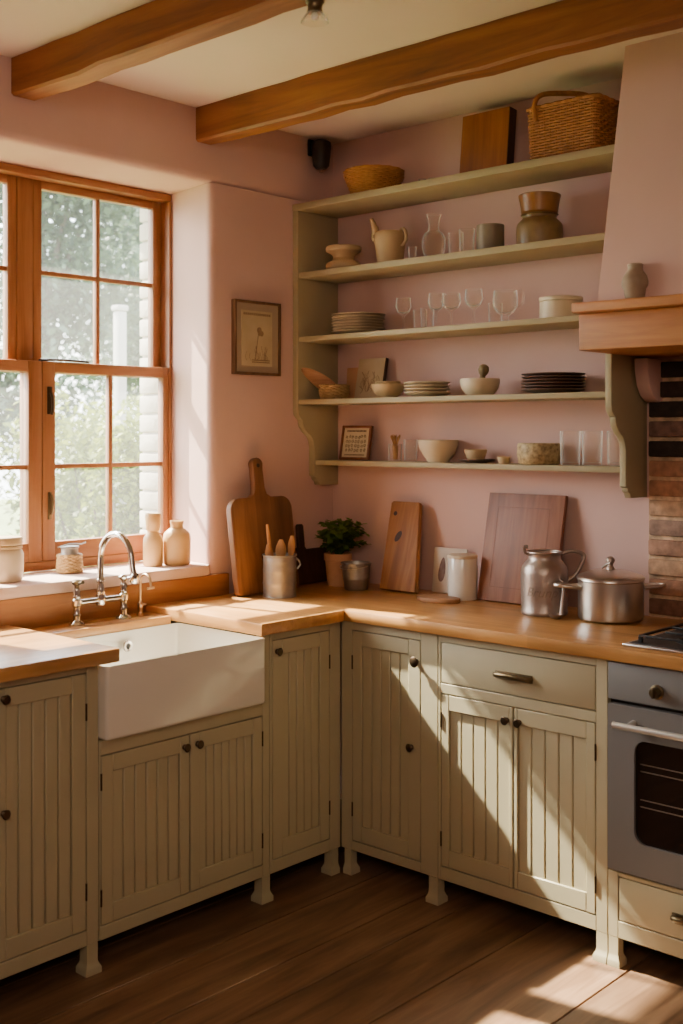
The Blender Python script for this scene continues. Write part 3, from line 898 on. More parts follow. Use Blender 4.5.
# --- tier 5 (top)
def woven_round(name, label, cat, loc, prof_r, h, rows, mt, handle=False, seg=120, strand=.0055, amp=.0028, stakes=30, grp=None):
    t = thing(name, label, cat, loc, 0, grp)
    bm = B()
    for i in range(rows):
        z = strand+(h-2*strand)*i/(rows-1)
        r = prof_r(z/h)
        pts = []
        for k in range(seg):
            a = 2*PI*k/seg
            w = amp*math.sin(stakes*a/2+PI*i)
            pts.append(((r+w)*math.cos(a), (r+w)*math.sin(a), z))
        tube(bm, pts, strand*.62 if i < rows-1 else strand*1.1, 6, closed=True)
    obj('weave', bm, mt, t)
    bm = B()
    for k in range(stakes):
        a = 2*PI*(k+.5)/stakes
        tube(bm, [((prof_r(q)-.001)*math.cos(a), (prof_r(q)-.001)*math.sin(a), max(.003, h*q)) for q in (0, .33, .66, 1)], .0022, 5)
    lathe(bm, [(0, .002), (prof_r(0)-.002, .002), (prof_r(.5)-.005, h*.5), (prof_r(1)-.006, h*.97), (prof_r(1)-.009, h*.97), (prof_r(.5)-.008, h*.5), (prof_r(0)-.006, .006), (0, .006)], seg=32)
    obj('stakes', bm, mt, t)
    return t
woven_round('basket_bowl', 'round honey wicker basket at the left end of the top shelf', 'basket', (.335, -.122, ST[5]), lambda q: .082+.032*min(1, q*1.3), .104, 15, WICK)
lid = [(0, 0), (.016, 0), (.018, .004), (.018, .022), (.014, .027), (.014, .034), (.011, .034), (.011, .027), (.015, .021), (.015, .005), (0, .004)]
g0 = single('small_glass_jar', lid, GLASS, 'tiny glass jar on the top shelf nearer the wicker bowl', 'jar', (.583, -.13, ST[5]), 20, 'tiny glass jars on the top shelf')
dup(g0, (.622, -.118, ST[5]), 'tiny glass jar on the top shelf nearer the wooden board')
# thick pine board
t = thing('wooden_block', 'thick square pine board standing upright on the top shelf', 'board', (.842, -.085, ST[5]+.0024), rot=(-.10, 0, 0))
bm = B(); box(bm, -.105, .105, -.022, .022, 0.0, .25, .004); obj('board', bm, BRDB, t)
bm = B(); box(bm, .1055, .108, -.021, .021, .003, .247, .001); obj('end_batten', bm, BRDD, t)
# hamper
t = thing('picnic_hamper', 'rectangular brown wicker basket with an arched handle on the top shelf', 'basket', (1.245, -.125, ST[5]))
def rr_path(hx, hy, r, n=10, seglen=.004):
    pts = []
    cor = [(hx-r, hy-r, 0), (-hx+r, hy-r, PI/2), (-hx+r, -hy+r, PI), (hx-r, -hy+r, 1.5*PI)]
    for cx, cy, a0 in cor:
        for k in range(5): pts.append((cx+r*math.cos(a0+k*PI/8), cy+r*math.sin(a0+k*PI/8)))
    # resample
    out = []; m = len(pts)
    for i in range(m):
        a, b = Vector(pts[i]), Vector(pts[(i+1) % m]); d = (b-a).length
        k = max(1, int(d/seglen))
        for q in range(k): out.append(a+(b-a)*q/k)
    return out
bm = B(); HH = .185; rows = 19
for i in range(rows):
    z = .006+(HH-.012)*i/(rows-1)
    g = 1+.05*z/HH
    base = rr_path(.130*g, .088*g, .02, seglen=.006)
    m = len(base); acc = 0; pts = []
    for k in range(m):
        a = base[k]; tn = (base[(k+1) % m]-base[k-1]).normalized(); nn = Vector((tn.y, -tn.x))
        w = .003*math.sin(acc/.020*PI+PI*i); acc += (base[(k+1) % m]-a).length
        q = a+nn*w; pts.append((q.x, q.y, z))
    tube(bm, pts, .0042 if i < rows-1 else .008, 5, closed=True)
obj('weave', bm, WICKD, t)
bm = B()
base = rr_path(.130, .088, .02, seglen=.02)
for a in base: tube(bm, [(a.x*.985, a.y*.985, .002), (a.x*1.035, a.y*1.035, HH)], .003, 5)
box(bm, -.122, .122, -.08, .08, .001, .006); box(bm, -.123, -.119, -.08, .08, .005, HH*.95); box(bm, .119, .123, -.08, .08, .005, HH*.95); box(bm, -.12, .12, -.081, -.077, .005, HH*.95); box(bm, -.12, .12, .077, .081, .005, HH*.95)
obj('stakes', bm, WICKD, t)
bm = B(); hp = smooth_path([(-.095, -.097, .13), (-.10, -.099, .19), (-.085, -.08, .222), (-.04, -.02, .232), (.02, .04, .226), (.06, .085, .19)], 6)
tube(bm, hp, .0085, 8); tube(bm, [(p.x, p.y, p.z+.004) for p in hp], .006, 6)
obj('handle', bm, WICKD, t)

# --- tier 4
single('pinched_pot', [(0, 0), (.060, 0), (.070, .008), (.072, .018), (.069, .029), (.060, .036), (.046, .042), (.042, .052), (.046, .064), (.058, .072), (.069, .078), (.072, .086), (.071, .095), (.066, .099), (.056, .094), (.04, .07), (0, .062)], CREAMD, 'sandy pot with a pinched waist at the left of the fourth shelf', 'pot', (.190, -.14, ST[4]))
t = thing('pitcher', 'sandy stoneware pitcher with an upright spout', 'jug', (.425, -.13, ST[4])); t.scale = (1.06, 1.06, 1.02)
bm = B(); lathe(bm, [(0, 0), (.044, 0), (.047, .006), (.052, .05), (.058, .095), (.060, .115), (.056, .124), (.05, .128), (.047, .124), (.05, .11), (.046, .05), (0, .012)], seg=36); obj('body', bm, CREAMD, t)
bm = B(); tube(bm, smooth_path([(-.040, -.010, .105), (-.060, -.013, .118), (-.058, -.016, .14), (-.063, -.02, .165), (-.072, -.022, .182)], 5), [.017]*6+[.014]*7+[.010]*4+[.009]*4, 12); lathe(bm, [(0, -.016), (.012, -.012), (.017, 0), (.012, .012), (0, .016)], (-.057, -.013, .108), 14); obj('spout', bm, CREAMD, t)
bm = B(); tube(bm, smooth_path([(.045, .0, .116), (.056, 0, .134), (.072, 0, .124), (.075, 0, .09), (.056, 0, .07)], 6), .0065, 8); obj('handle', bm, CREAMD, t)
single('shot_glass', cyl_prof(.017, .052, .003, .014), GLASS, 'tiny clear shot glass in front of the glass carafe', 'glass', (.572, -.175, ST[4]), 20)
single('carafe', [(0, 0), (.030, 0), (.034, .004), (.033, .018), (.041, .034), (.046, .062), (.045, .088), (.036, .106), (.022, .116), (.020, .130), (.021, .150), (.029, .178), (.027, .178), (.0185, .150), (.0175, .130), (.020, .114), (.034, .104), (.042, .087), (.043, .062), (.038, .036), (.029, .020), (0, .018)], GLASS, 'clear glass carafe with a round belly on the fourth shelf', 'carafe', (.615, -.10, ST[4]), 32)
tum = single('tumbler', cyl_prof(.030, .095, .003, .026), GLASS, 'wide clear tumbler right of the carafe on the fourth shelf', 'glass', (.723, -.105, ST[4]), 28, 'clear tumblers on the fourth shelf')
dup(tum, (.803, -.145, ST[4]), 'clear tumbler just left of the grey beaker')
single('beaker', cyl_prof(.050, .102, .006), GREYM, 'straight grey-brown stoneware beaker on the fourth shelf', 'cup', (.890, -.12, ST[4]))
single('storage_jar', [(0, 0), (.074, 0), (.080, .006), (.081, .045), (.080, .070), (.077, .080), (.064, .094), (.058, .100), (.060, .108), (.066, .112), (.060, .114), (.054, .110), (.052, .102), (.06, .09), (.072, .075), (0, .02)], BROWNJ, 'squat dark brown glazed jar on the fourth shelf', 'jar', (1.098, -.12, ST[4]))
single('glazed_bowl', [(0, 0), (.058, 0), (.064, .006), (.065, .020), (.068, .040), (.073, .060), (.073, .066), (.069, .068), (.064, .062), (.060, .035), (.05, .012), (0, .010)], BROWNB, 'small brown bowl stacked on the squat brown jar', 'bowl', (1.098, -.12, ST[4]+.1145))

# --- tier 3
stack('dinner_plate', PLATE, 7, .107, .0112, .255, -.125, ST[3], olab(7, 'cream stack on the third shelf'), 'cream plates stacked on the third shelf')
def wine_prof(r, h, stem):
    b = stem
    return [(0, .001), (r*.85, .001), (r*.85, .003), (.006, .008), (.0038, .02), (.0038, b-.008), (.008, b), (r*.75, b+(h-b)*.2), (r, b+(h-b)*.5), (r*.88, h), (r*.88-.0015, h), (r-.002, b+(h-b)*.5), (r*.72, b+(h-b)*.22), (0, b+.004)]
w0 = single('wine_glass', wine_prof(.031, .128, .062), GLASS, 'leftmost stemmed glass on the third shelf', 'glass', (.500, -.14, ST[3]), 28, 'stemmed glasses on the third shelf')
dup(w0, (.657, -.14, ST[3]), 'second stemmed glass from the cream plate stack', scale=(1, 1, 1.04))
dup(w0, (.737, -.15, ST[3]), 'third stemmed glass from the cream plate stack', scale=(1.15, 1.15, .98))
dup(w0, (.838, -.15, ST[3]), 'stemmed glass nearest the handled glass mug', scale=(1.1, 1.1, 1.03))
t0 = single('tumbler', cyl_prof(.027, .085, .003, .024), GLASS, 'low clear tumbler behind the leftmost stemmed glass', 'glass', (.530, -.075, ST[3]), 24, 'low clear tumblers on the third shelf')
dup(t0, (.592, -.11, ST[3]), 'low clear tumbler between the first two stemmed glasses')
dup(t0, (.880, -.075, ST[3]), 'low clear tumbler behind the handled glass mug')
t = thing('glass_mug', 'round clear footed glass with a loop handle on the third shelf', 'glass', (.972, -.145, ST[3]))
bm = B(); lathe(bm, [(0, .001), (.028, .001), (.028, .004), (.012, .012), (.012, .028), (.03, .04), (.043, .06), (.045, .085), (.041, .116), (.039, .116), (.043, .085), (.041, .061), (.028, .043), (0, .034)], seg=32); obj('bowl', bm, GLASS, t)
bm = B(); tube(bm, smooth_path([(.040, 0, .108), (.062, .005, .112), (.072, .006, .09), (.064, .005, .062), (.042, 0, .054)], 6), .004, 8); obj('handle', bm, GLASS, t)
t = thing('lidded_dish', 'round cream stoneware crock beside the mantel on the third shelf', 'dish', (1.190, -.13, ST[3]))
bm = B(); lathe(bm, cyl_prof(.072, .062, .006), seg=40); obj('dish', bm, CREAM, t)
bm = B(); lathe(bm, [(0, .0625), (.074, .0625), (.075, .068), (.074, .075), (.06, .078), (0, .078)], seg=40); obj('lid', bm, CREAM, t)

# --- tier 2
t = woven_round('wicker_bowl', 'small pale woven bowl at the left of the second shelf', 'bowl', (.128, -.13, ST[2]), lambda q: .050+.008*math.sin(q*2.6), .060, 9, WICKP, strand=.0055, stakes=22, seg=88)
t = thing('wooden_scoop', 'long leaf-shaped wooden scoop leaning out of the small woven bowl', 'scoop', (.128, -.135, ST[2]+.022), rot=(0, 0, math.radians(229)))
bm = B()
N = 16; rows = []
for i in range(N+1):
    s_ = i/N
    w_ = .005+.024*math.sin(PI*min(1, .12+.88*s_))**.7*(s_ < 1)
    cx_, cz_ = -.022+.150*s_, .004+.098*s_
    rows.append([(cx_-.55*w_*q, .006*q*q, cz_+.83*w_*q) for q in (-1, -.5, 0, .5, 1)])
top = [[bm.verts.new((x, y+.0025, z)) for x, y, z in r] for r in rows]; bot = [[bm.verts.new((x, y-.0025, z)) for x, y, z in r] for r in rows]
for G in (top, bot):
    for i in range(N):
        for k in range(4): bm.faces.new([G[i][k], G[i+1][k], G[i+1][k+1], G[i][k+1]])
for i in range(N):
    for k in (0, 4): bm.faces.new([top[i][k], top[i+1][k], bot[i+1][k], bot[i][k]])
for i in (0, N):
    for k in range(4): bm.faces.new([top[i][k], top[i][k+1], bot[i][k+1], bot[i][k]])
obj('blade', bm, DISCW, t)
# illustrated cards / books leaning at the back
bm = B(); box(bm, -.076, .066, -.008, .008, 0, .166, .002)
o = tag(obj('picture_book', bm, PAPERD), 'worn illustrated book leaning against the wall behind the bowls', 'book', loc=(.258, -.062, ST[2]+.0018), rot=(-.20, 0, .0))
bm = B(); rnd = random.Random(5)
for k in range(24):
    x = rnd.uniform(-.045, .04); z0 = rnd.uniform(.02, .06); z1 = z0+rnd.uniform(.02, .07)
    tube(bm, smooth_path([(x, -.0083, z0), (x+rnd.uniform(-.01, .01), -.0083, (z0+z1)/2), (x+rnd.uniform(-.015, .015), -.0083, z1)], 4), rnd.uniform(.0006, .0016), 4)
obj('cover_drawing', bm, INKL, o)
bm = B(); box(bm, .0665, .0685, -.0085, .0085, 0.0005, .1655, .0005); obj('spine', bm, INK, o)
bm = B(); box(bm, -.035, .035, -.006, .006, 0, .132, .002)
tag(obj('picture_book', bm, TERRA), 'narrow reddish book standing left of the illustrated book', 'book', loc=(.140, -.030, ST[2]+.0006), rot=(-.08, 0, 0))
single('bowl', bowl_prof(.066, .052), CREAMD, 'wide sandy bowl in front of the illustrated book', 'bowl', (.436, -.155, ST[2]), 40, 'bowls on the second shelf')
single('bowl', bowl_prof(.05, .02, .004, .6), CREAMD, 'shallow sandy bowl nested on the wide sandy bowl', 'bowl', (.436, -.155, ST[2]+.042), 40, 'bowls on the second shelf')
stack('side_plate', CREAM, 4, .088, .0125, .615, -.14, ST[2], olab(4, 'pale plates in the middle of the second shelf'), 'pale plates stacked on the second shelf', .016)
single('mortar', [(0, 0), (.042, 0), (.05, .004), (.066, .025), (.072, .05), (.071, .06), (.066, .061), (.062, .05), (.05, .022), (0, .014)], CREAM, 'cream stoneware mortar on the second shelf', 'mortar', (.858, -.14, ST[2]), 40)
bm = B()
lathe(bm, [(0, 0), (.014, .003), (.02, .014), (.017, .03), (.011, .045), (.010, .058), (.016, .066), (.020, .078), (.017, .092), (.008, .099), (0, .1)], seg=20)
tag(obj('pestle', bm, RUSTIC), 'speckled brown pestle standing in the cream mortar', 'pestle', loc=(.858, -.138, ST[2]+.016), rot=(.12, .28, 0))
stack('dark_plate', PLATED, 6, .110, .0108, 1.158, -.128, ST[2], olab(6, 'dark brown stack on the second shelf'), 'dark plates stacked on the second shelf')

# --- tier 1 (bottom, shallow)
t = thing('framed_print', 'small red-framed print of tiny motifs standing on the bottom shelf', 'picture', (.185, -.072, ST[1]+.0014), rot=(-.17, 0, 0))
def frame_bm(w, h, b, d):
    bm = B()
    box(bm, -w/2, -w/2+b, -d/2, d/2, 0, h, .0015); box(bm, w/2-b, w/2, -d/2, d/2, 0, h, .0015)
    box(bm, -w/2+b, w/2-b, -d/2, d/2, 0, b, .0015); box(bm, -w/2+b, w/2-b, -d/2, d/2, h-b, h, .0015)
    return bm
obj('frame', frame_bm(.158, .140, .010, .014), FRMR, t)
bm = B(); box(bm, -.070, .070, -.002, .004, .009, .131); pp = obj('paper', bm, PAPER, t)
bm = B(); rnd = random.Random(9)
for k in range(14): box(bm, -.052+k*.0075, -.052+k*.0075+.005, -.0028, -.0021, .115, .121)
for rr_ in range(4):
    for k in range(7):
        cx = -.050+k*.0165+rnd.uniform(-.003, .003); cz = .094-rr_*.018+rnd.uniform(-.003, .003)
        n = 9; pts = [(cx+(.0055+rnd.uniform(-.003, .001))*math.cos(2*PI*q/n), -.0025, cz+(.006+rnd.uniform(-.003, .001))*math.sin(2*PI*q/n)) for q in range(n)]
        tube(bm, pts, .0011, 4, closed=True)
for k in range(18): box(bm, -.054+k*.006, -.054+k*.006+.004, -.0028, -.0021, .018, .022)
obj('motifs', bm, INK, pp)
tc = [(0, 0), (.024, 0), (.026, .003), (.027, .068), (.0255, .068), (.0245, .006), (0, .005)]
single('tumbler', tc, GLASS, 'clear tumbler holding dried stems on the bottom shelf', 'glass', (.408, -.078, ST[1]), 24, 'clear glasses by the red-framed print')
STEMS = mat('dried_stems', '#b07e3e', .8, var='#8a5c28', vscale=60)
for k, (a, lab) in enumerate(((0, 'left'),)):
    bm = B(); rnd = random.Random(3)
    tube(bm, [(0, 0, 0), (.0, 0, .055)], [.009, .012], 10)
    for q in range(16):
        an = rnd.uniform(0, 6.28); r = rnd.uniform(.008, .024)
        tube(bm, smooth_path([(.006*math.cos(an), .006*math.sin(an), .05), (r*.6*math.cos(an), r*.6*math.sin(an), .075), (r*math.cos(an), r*math.sin(an), .088+rnd.uniform(0, .012))], 3), [.002]*4+[.003]*2+[.001], 5)
    tag(obj('dried_stem_bunch', bm, STEMS), 'bunch of dried brown stems standing in the bottom-shelf tumbler', 'dried flowers', loc=(.408, -.078, ST[1]+.006))
single('tumbler', cyl_prof(.028, .085, .003, .025), GLASS, 'empty clear tumbler left of the cream bowl on the bottom shelf', 'glass', (.486, -.08, ST[1]), 24, 'clear glasses by the red-framed print')
single('bowl', [(0, 0), (.040, 0), (.042, .006), (.060, .03), (.073, .058), (.077, .083), (.074, .085), (.071, .08), (.055, .03), (0, .014)], CREAM, 'deep cream bowl on the bottom shelf', 'bowl', (.622, -.080, ST[1]), 40, 'bowls on the bottom shelf')
single('saucer', plate_prof(.070, .012), PLATED, 'brown saucer under the small bowl on the bottom shelf', 'plate', (.795, -.074, ST[1]), 36)
single('small_bowl', bowl_prof(.042, .042, .004, .7), CREAMD, 'small sandy bowl on the brown saucer', 'bowl', (.792, -.074, ST[1]+.0072), 32, 'bowls on the bottom shelf')
single('egg_cup', cyl_prof(.024, .026, .004, .02), CREAMD, 'tiny cup left of the speckled bowl', 'cup', (.935, -.100, ST[1]), 24)
single('speckled_bowl', [(0, 0), (.066, 0), (.073, .006), (.078, .035), (.076, .070), (.073, .075), (.069, .070), (.07, .035), (.064, .012), (0, .010)], SPECK, 'speckled brown stoneware bowl on the bottom shelf', 'bowl', (1.070, -.079, ST[1]), 40, 'bowls on the bottom shelf')
q0 = single('tumbler', cyl_prof(.036, .118, .003, .033), GLASS, 'tall clear tumbler next to the speckled bowl', 'glass', (1.203, -.09, ST[1]), 28, 'tall tumblers at the right of the bottom shelf')
dup(q0, (1.285, -.085, ST[1]), 'tall clear tumbler second from the speckled bowl')
dup(q0, (1.365, -.055, ST[1]), 'tall clear tumbler against the right side panel of the shelves')

# --- mantel vase
single('vase', [(0, 0), (.030, 0), (.034, .006), (.038, .032), (.0445, .040), (.045, .055), (.038, .075), (.028, .088), (.024, .096), (.026, .110), (.023, .113), (.02, .10), (.02, .09), (0, .08)], VASEM, 'small mottled stoneware vase on the oak mantel', 'vase', (1.645, -.455, 1.929), 32).scale = (.88, .88, .92)

# ------------------------------------------------------------------ wall things
t = thing('framed_print', 'aged botanical print in a thin dark frame hung beside the window', 'picture', (.012, -.450, 1.759), R90)
obj('frame', frame_bm(.247, .288, .010, .022), FRMD, t)
bm = B(); box(bm, -.114, .114, -.003, .008, .009, .279); mt_ = obj('mount', bm, MATB, t)
bm = B(); box(bm, -.085, .080, -.0045, -.003, .035, .25); obj('paper', bm, PAPERD, mt_)
bm = B(); rnd = random.Random(2)
for k in range(14): box(bm, -.075+k*.0105, -.075+k*.0105+.0075, -.0062, -.0048, .232, .241)
obj('heading_marks', bm, INKL, mt_); bm = B()
tube(bm, smooth_path([(-.01, -.0055, .06), (-.004, -.0055, .11), (.004, -.0055, .16)], 6), .0014, 4)
for (cx, cz, r) in ((.010, .175, .013), (.022, .163, .011), (.012, .162, .009)):
    lathe(bm, [(0, 0), (r, 0), (r*.8, .001), (0, .0012)], (0, 0, 0), 14, M=Matrix.Translation((cx, -.0048, cz)) @ Matrix.Rotation(PI/2, 4, 'X'))
for k in range(16):
    x = rnd.uniform(-.06, .05); tube(bm, smooth_path([(x, -.0052, .055), (x+rnd.uniform(-.01, .01), -.0052, .07), (x+rnd.uniform(-.015, .015), -.0052, rnd.uniform(.08, .115))], 4), .0009, 4)
for k in range(2): box(bm, -.03, .065, -.0060, -.0048, .048+k*.008, .052+k*.008)
obj('drawing', bm, INKL, mt_)
t = thing('wall_spotlight', 'small black fitting fixed high in the corner above the shelves', 'lamp', (.0015, -.125, 2.665))
bm = B(); box(bm, 0, .012, -.032, .032, .005, .075, .006); obj('bracket', bm, BLACKP, t)
bm = B(); lathe(bm, [(0, -.062), (.022, -.060), (.033, -.048), (.038, -.010), (.042, .03), (.040, .048), (.026, .056), (0, .057)], (.05, 0, .010), 24); tube(bm, [(.01, 0, .045), (.04, 0, .045)], .013, 10); obj('housing', bm, BLACKP, t)
bm = B(); lathe(bm, [(0, -.016), (.007, -.013), (.009, -.005), (.006, 0), (0, 0)], (.05, 0, -.052), 12); obj('lens', bm, GLASS, t)
t = thing('ceiling_spotlight', 'small bulb fitting with clear glass shade under the beam over the sink', 'lamp', (1.300, -1.462, 2.6215)); t.scale = (.75, .75, .75)
bm = B(); lathe(bm, [(0, 0), (.032, 0), (.032, -.008), (.026, -.014), (.024, -.03), (.028, -.042), (0, -.042)], seg=24); obj('cap', bm, PULLM, t)
bm = B(); lathe(bm, [(.026, -.042), (.036, -.052), (.046, -.068), (.048, -.074), (.046, -.075), (.034, -.055), (.024, -.044)], seg=28); obj('glass_shade', bm, GLASS, t)
bm = B(); lathe(bm, [(0, -.042), (.01, -.044), (.014, -.056), (.01, -.068), (0, -.072)], seg=16); obj('bulb', bm, CERAM, t)

# ------------------------------------------------------------------ window sill things
SZ = 1.0378
t = thing('stoneware_crock', 'lidded stoneware crock at the left end of the window sill', 'jar', (-.128, -1.475, SZ))
bm = B(); lathe(bm, [(0, 0), (.054, 0), (.060, .006), (.064, .04), (.064, .09), (.058, .104), (.054, .108), (0, .106)], seg=36); obj('body', bm, CREAM, t)
bm = B(); lathe(bm, [(.056, .1085), (.060, .110), (.060, .118), (.056, .121), (.060, .125), (.061, .140), (.057, .147), (0, .149)], seg=36); obj('lid', bm, CREAMD, t)
t = woven_round('wicker_jar', 'little clip-top jar in pale wicker on the window sill', 'jar', (-.165, -1.192, SZ), lambda q: .043-.006*q*q, .066, 10, WICKP, strand=.006, stakes=20, seg=80)
bm = B(); lathe(bm, [(.034, .06), (.030, .072), (.030, .086), (.033, .088), (.033, .094), (0, .096)], seg=28); tube(bm, [(-.02, -.036, .09), (0, 0, .102), (.02, .036, .10), (.028, .05, .106)], .0028, 6); obj('clip_lid', bm, GALV, t)
t = thing('stoneware_bottle', 'tall tan stoneware jar with a cork-like stopper on the window sill', 'bottle', (-.112, -.862, SZ))
bm = B(); lathe(bm, [(0, 0), (.034, 0), (.037, .005), (.0375, .085), (.035, .105), (.026, .118), (.022, .124), (.022, .130), (0, .130)], seg=32); obj('body', bm, TANW, t)
bm = B(); lathe(bm, [(0, .1305), (.023, .1305), (.026, .134), (.030, .180), (.030, .190), (.027, .196), (0, .197)], seg=28); obj('stopper', bm, TANW, t)
single('stoneware_bottle', [(0, 0), (.046, 0), (.051, .006), (.052, .098), (.048, .118), (.034, .132), (.024, .138), (.0225, .146), (.0255, .158), (.026, .165), (.021, .167), (.018, .15), (0, .14)], TANW, 'broad tan stoneware bottle with a short neck on the window sill', 'bottle', (-.078, -.776, SZ))

# ------------------------------------------------------------------ worktop things
WZ = .9205
# big paddle board leaning on the window wall
t = thing('paddle_board', 'large dark oak paddle board with a holed handle leaning by the window', 'board', (.115, -.488, WZ+.0024), rot=(0, math.radians(-8.2), 0))
def arc2(cx, cz, r, a0, a1, n=8): return [(cx+r*math.cos(a0+(a1-a0)*k/n), cz+r*math.sin(a0+(a1-a0)*k/n)) for k in range(n+1)]
hw = .162; hs = .365
poly = [(-hw, .012), (-hw+.012, 0), (hw-.012, 0), (hw, .012)]+arc2(hw-.05, hs-.05, .05, 0, PI/2)
poly += [(.055, hs), (.034, hs+.012), (.027, hs+.035), (.025, hs+.11)]+arc2(0, hs+.125, .028, .2, PI-.2, 8)+[(-.025, hs+.11), (-.027, hs+.035), (-.034, hs+.012), (-.055, hs)]
poly += arc2(-hw+.05, hs-.05, .05, PI/2, PI)
bm = B(); prism(bm, poly, -.014, .014, 'yz', bev=.004)
o = obj('board', bm, BRDZ, t)
bm = B(); lathe(bm, [(0, 0), (.008, 0), (.008, .001), (0, .0012)], seg=16, M=Matrix.Translation((.0142, 0, hs+.122)) @ Matrix.Rotation(PI/2, 4, 'Y')); obj('hang_hole_dark_disc', bm, BLACKP, o)  # black disc on the handle stands for the shaded depth of its hole
# tin with utensils
t = thing('utensil_tin', 'ribbed galvanised tin holding wooden spoons near the window', 'tin', (.212, -.520, WZ))
bm = B()
pr = [(0, .002), (.061, .002), (.064, .0)]
for k in range(12):
    z = .008+k*.012; pr += [(.062, z), (0.0635 if k in (3, 7, 10) else .0622, z+.006)]
pr += [(.062, .15), (.065, .153), (.065, .157), (.061, .156), (.060, .01), (0, .008)]
lathe(bm, pr, seg=40); obj('tin', bm, GALV, t)
bm = B(); tube(bm, [(.03, .056, .14), (.035, .068, .13), (.04, .07, .115), (.034, .06, .10)], .004, 8); obj('ear', bm, GALV, t)
def utensil(nm, label, base, tip, headlen, hw, flat, seedm=SPOON):
    bm = B()
    b, e = Vector(base), Vector(tip); d = (e-b).normalized(); Ln = (e-b).length
    side = Vector((.68, .73, 0)); side = (side-d*side.dot(d)).normalized(); nrm = d.cross(side)
    n = 22; rings = []
    for i in range(n+1):
        s = i/n; p = b+d*Ln*s
        hs_ = max(0, (s*Ln-(Ln-headlen))/headlen)
        w = .0055+(hw-.0055)*(math.sin(PI*min(.97, hs_*.93+.07 if hs_ > 0 else 0)) if hs_ > 0 else 0)
        th = .0048-(.0018 if hs_ > .1 else 0)
        rings.append([bm.verts.new(p+side*w*math.cos(2*PI*k/10)+nrm*th*math.sin(2*PI*k/10)) for k in range(10)])
    for A, D in zip(rings, rings[1:]):
        for k in range(10): bm.faces.new([A[k], A[(k+1) % 10], D[(k+1) % 10], D[k]])
    bm.faces.new(rings[0]); bm.faces.new(rings[-1])
    return tag(obj(nm, bm, seedm), label, 'utensil', 'wooden utensils in the galvanised tin')
tx, ty = .212, -.520
utensil('wooden_spoon', 'tallest pale wooden stick standing in the tin', (tx-.022, ty-.002, WZ+.012), (tx-.036, ty-.030, WZ+.268), .12, .007, 1)
utensil('wooden_spoon', 'broad round wooden spoon in the middle of the tin', (tx+.008, ty-.006, WZ+.012), (tx+.004, ty+.004, WZ+.212), .075, .021, 1)
utensil('wooden_spoon', 'short wooden spoon at the left rim of the tin', (tx-.004, ty-.034, WZ+.012), (tx-.015, ty-.044, WZ+.197), .07, .016, 1)
utensil('wooden_spatula', 'flat wooden spatula tilting right out of the tin', (tx+.018, ty+.028, WZ+.012), (tx+.026, ty+.040, WZ+.225), .08, .014, 1)
# dark small board in the corner behind the herb
t = thing('small_dark_board', 'small dark wooden board with an upright handle in the corner', 'board', (.048, -.175, WZ+.0012), rot=(0, math.radians(-6), 0))
bm = B(); poly = [(-.10, 0), (.10, 0), (.10, .125), (.085, .14), (-.025, .14), (-.033, .15), (-.034, .235), (-.040, .242), (-.058, .242), (-.064, .235), (-.065, .15), (-.085, .14), (-.10, .125)]
prism(bm, poly, -.009, .009, 'yz', bev=.003); obj('board', bm, BRDD, t)
# herb
HX, HY = .168, -.150
t = thing('terracotta_pot', 'terracotta pot in the corner behind the little metal bucket', 'pot', (HX, HY, WZ))
bm = B(); lathe(bm, [(0, 0), (.040, 0), (.042, .004), (.052, .10), (.056, .102), (.057, .128), (.052, .130), (.050, .118), (0, .116)], seg=32); obj('pot', bm, TERRA, t)
bm = B(); lathe(bm, [(0, .122), (.05, .119), (.05, .1165)], seg=24); obj('soil', bm, SOIL, t)
t = thing('herb_plant', 'bushy green herb growing in the corner terracotta pot', 'plant', (HX, HY, WZ+.121))
rnd = random.Random(21)
bs = B(); bl = B()
lay = bl.loops.layers.float_color.new('Col')
for k in range(42):
    an = rnd.uniform(0, 6.28); rr_ = rnd.uniform(.01, .125)
    # keep the plant clear of both walls
    e = Vector((rr_*math.cos(an), rr_*math.sin(an), rnd.uniform(.05, .155)-rr_*.25))
    e.x = max(e.x, -.10); e.y = min(e.y, .105)
    st = Vector((.25*e.x*.4, .25*e.y*.4, 0)); midp = (st+e)/2+Vector((0, 0, .025))
    path = smooth_path([st, midp, e], 4); tube(bs, path, [.0018]*(len(path)-1)+[.0008], 4)
    for j, p in enumerate(path[2:]):
        for q in range(3):
            a = rnd.uniform(0, 6.28); s = rnd.uniform(.020, .040)
            M = Matrix.Rotation(a, 3, 'Z') @ Matrix.Rotation(rnd.uniform(-.7, .5), 3, 'Y') @ Matrix.Rotation(rnd.uniform(-.5, .5), 3, 'X')
            pv = [(.002, 0, 0), (s*.35, -s*.34, s*.08), (s*.75, -s*.26, s*.05), (s*1.05, 0, -s*.12), (s*.75, s*.26, s*.05), (s*.35, s*.34, s*.08)]
            f = bl.faces.new([bl.verts.new(p+M @ Vector(v)) for v in pv])
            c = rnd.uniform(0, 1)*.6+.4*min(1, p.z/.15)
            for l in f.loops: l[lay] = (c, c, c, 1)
obj('stem', bs, HERB, t); obj('leaves', bl, HERB, t, fix=False)
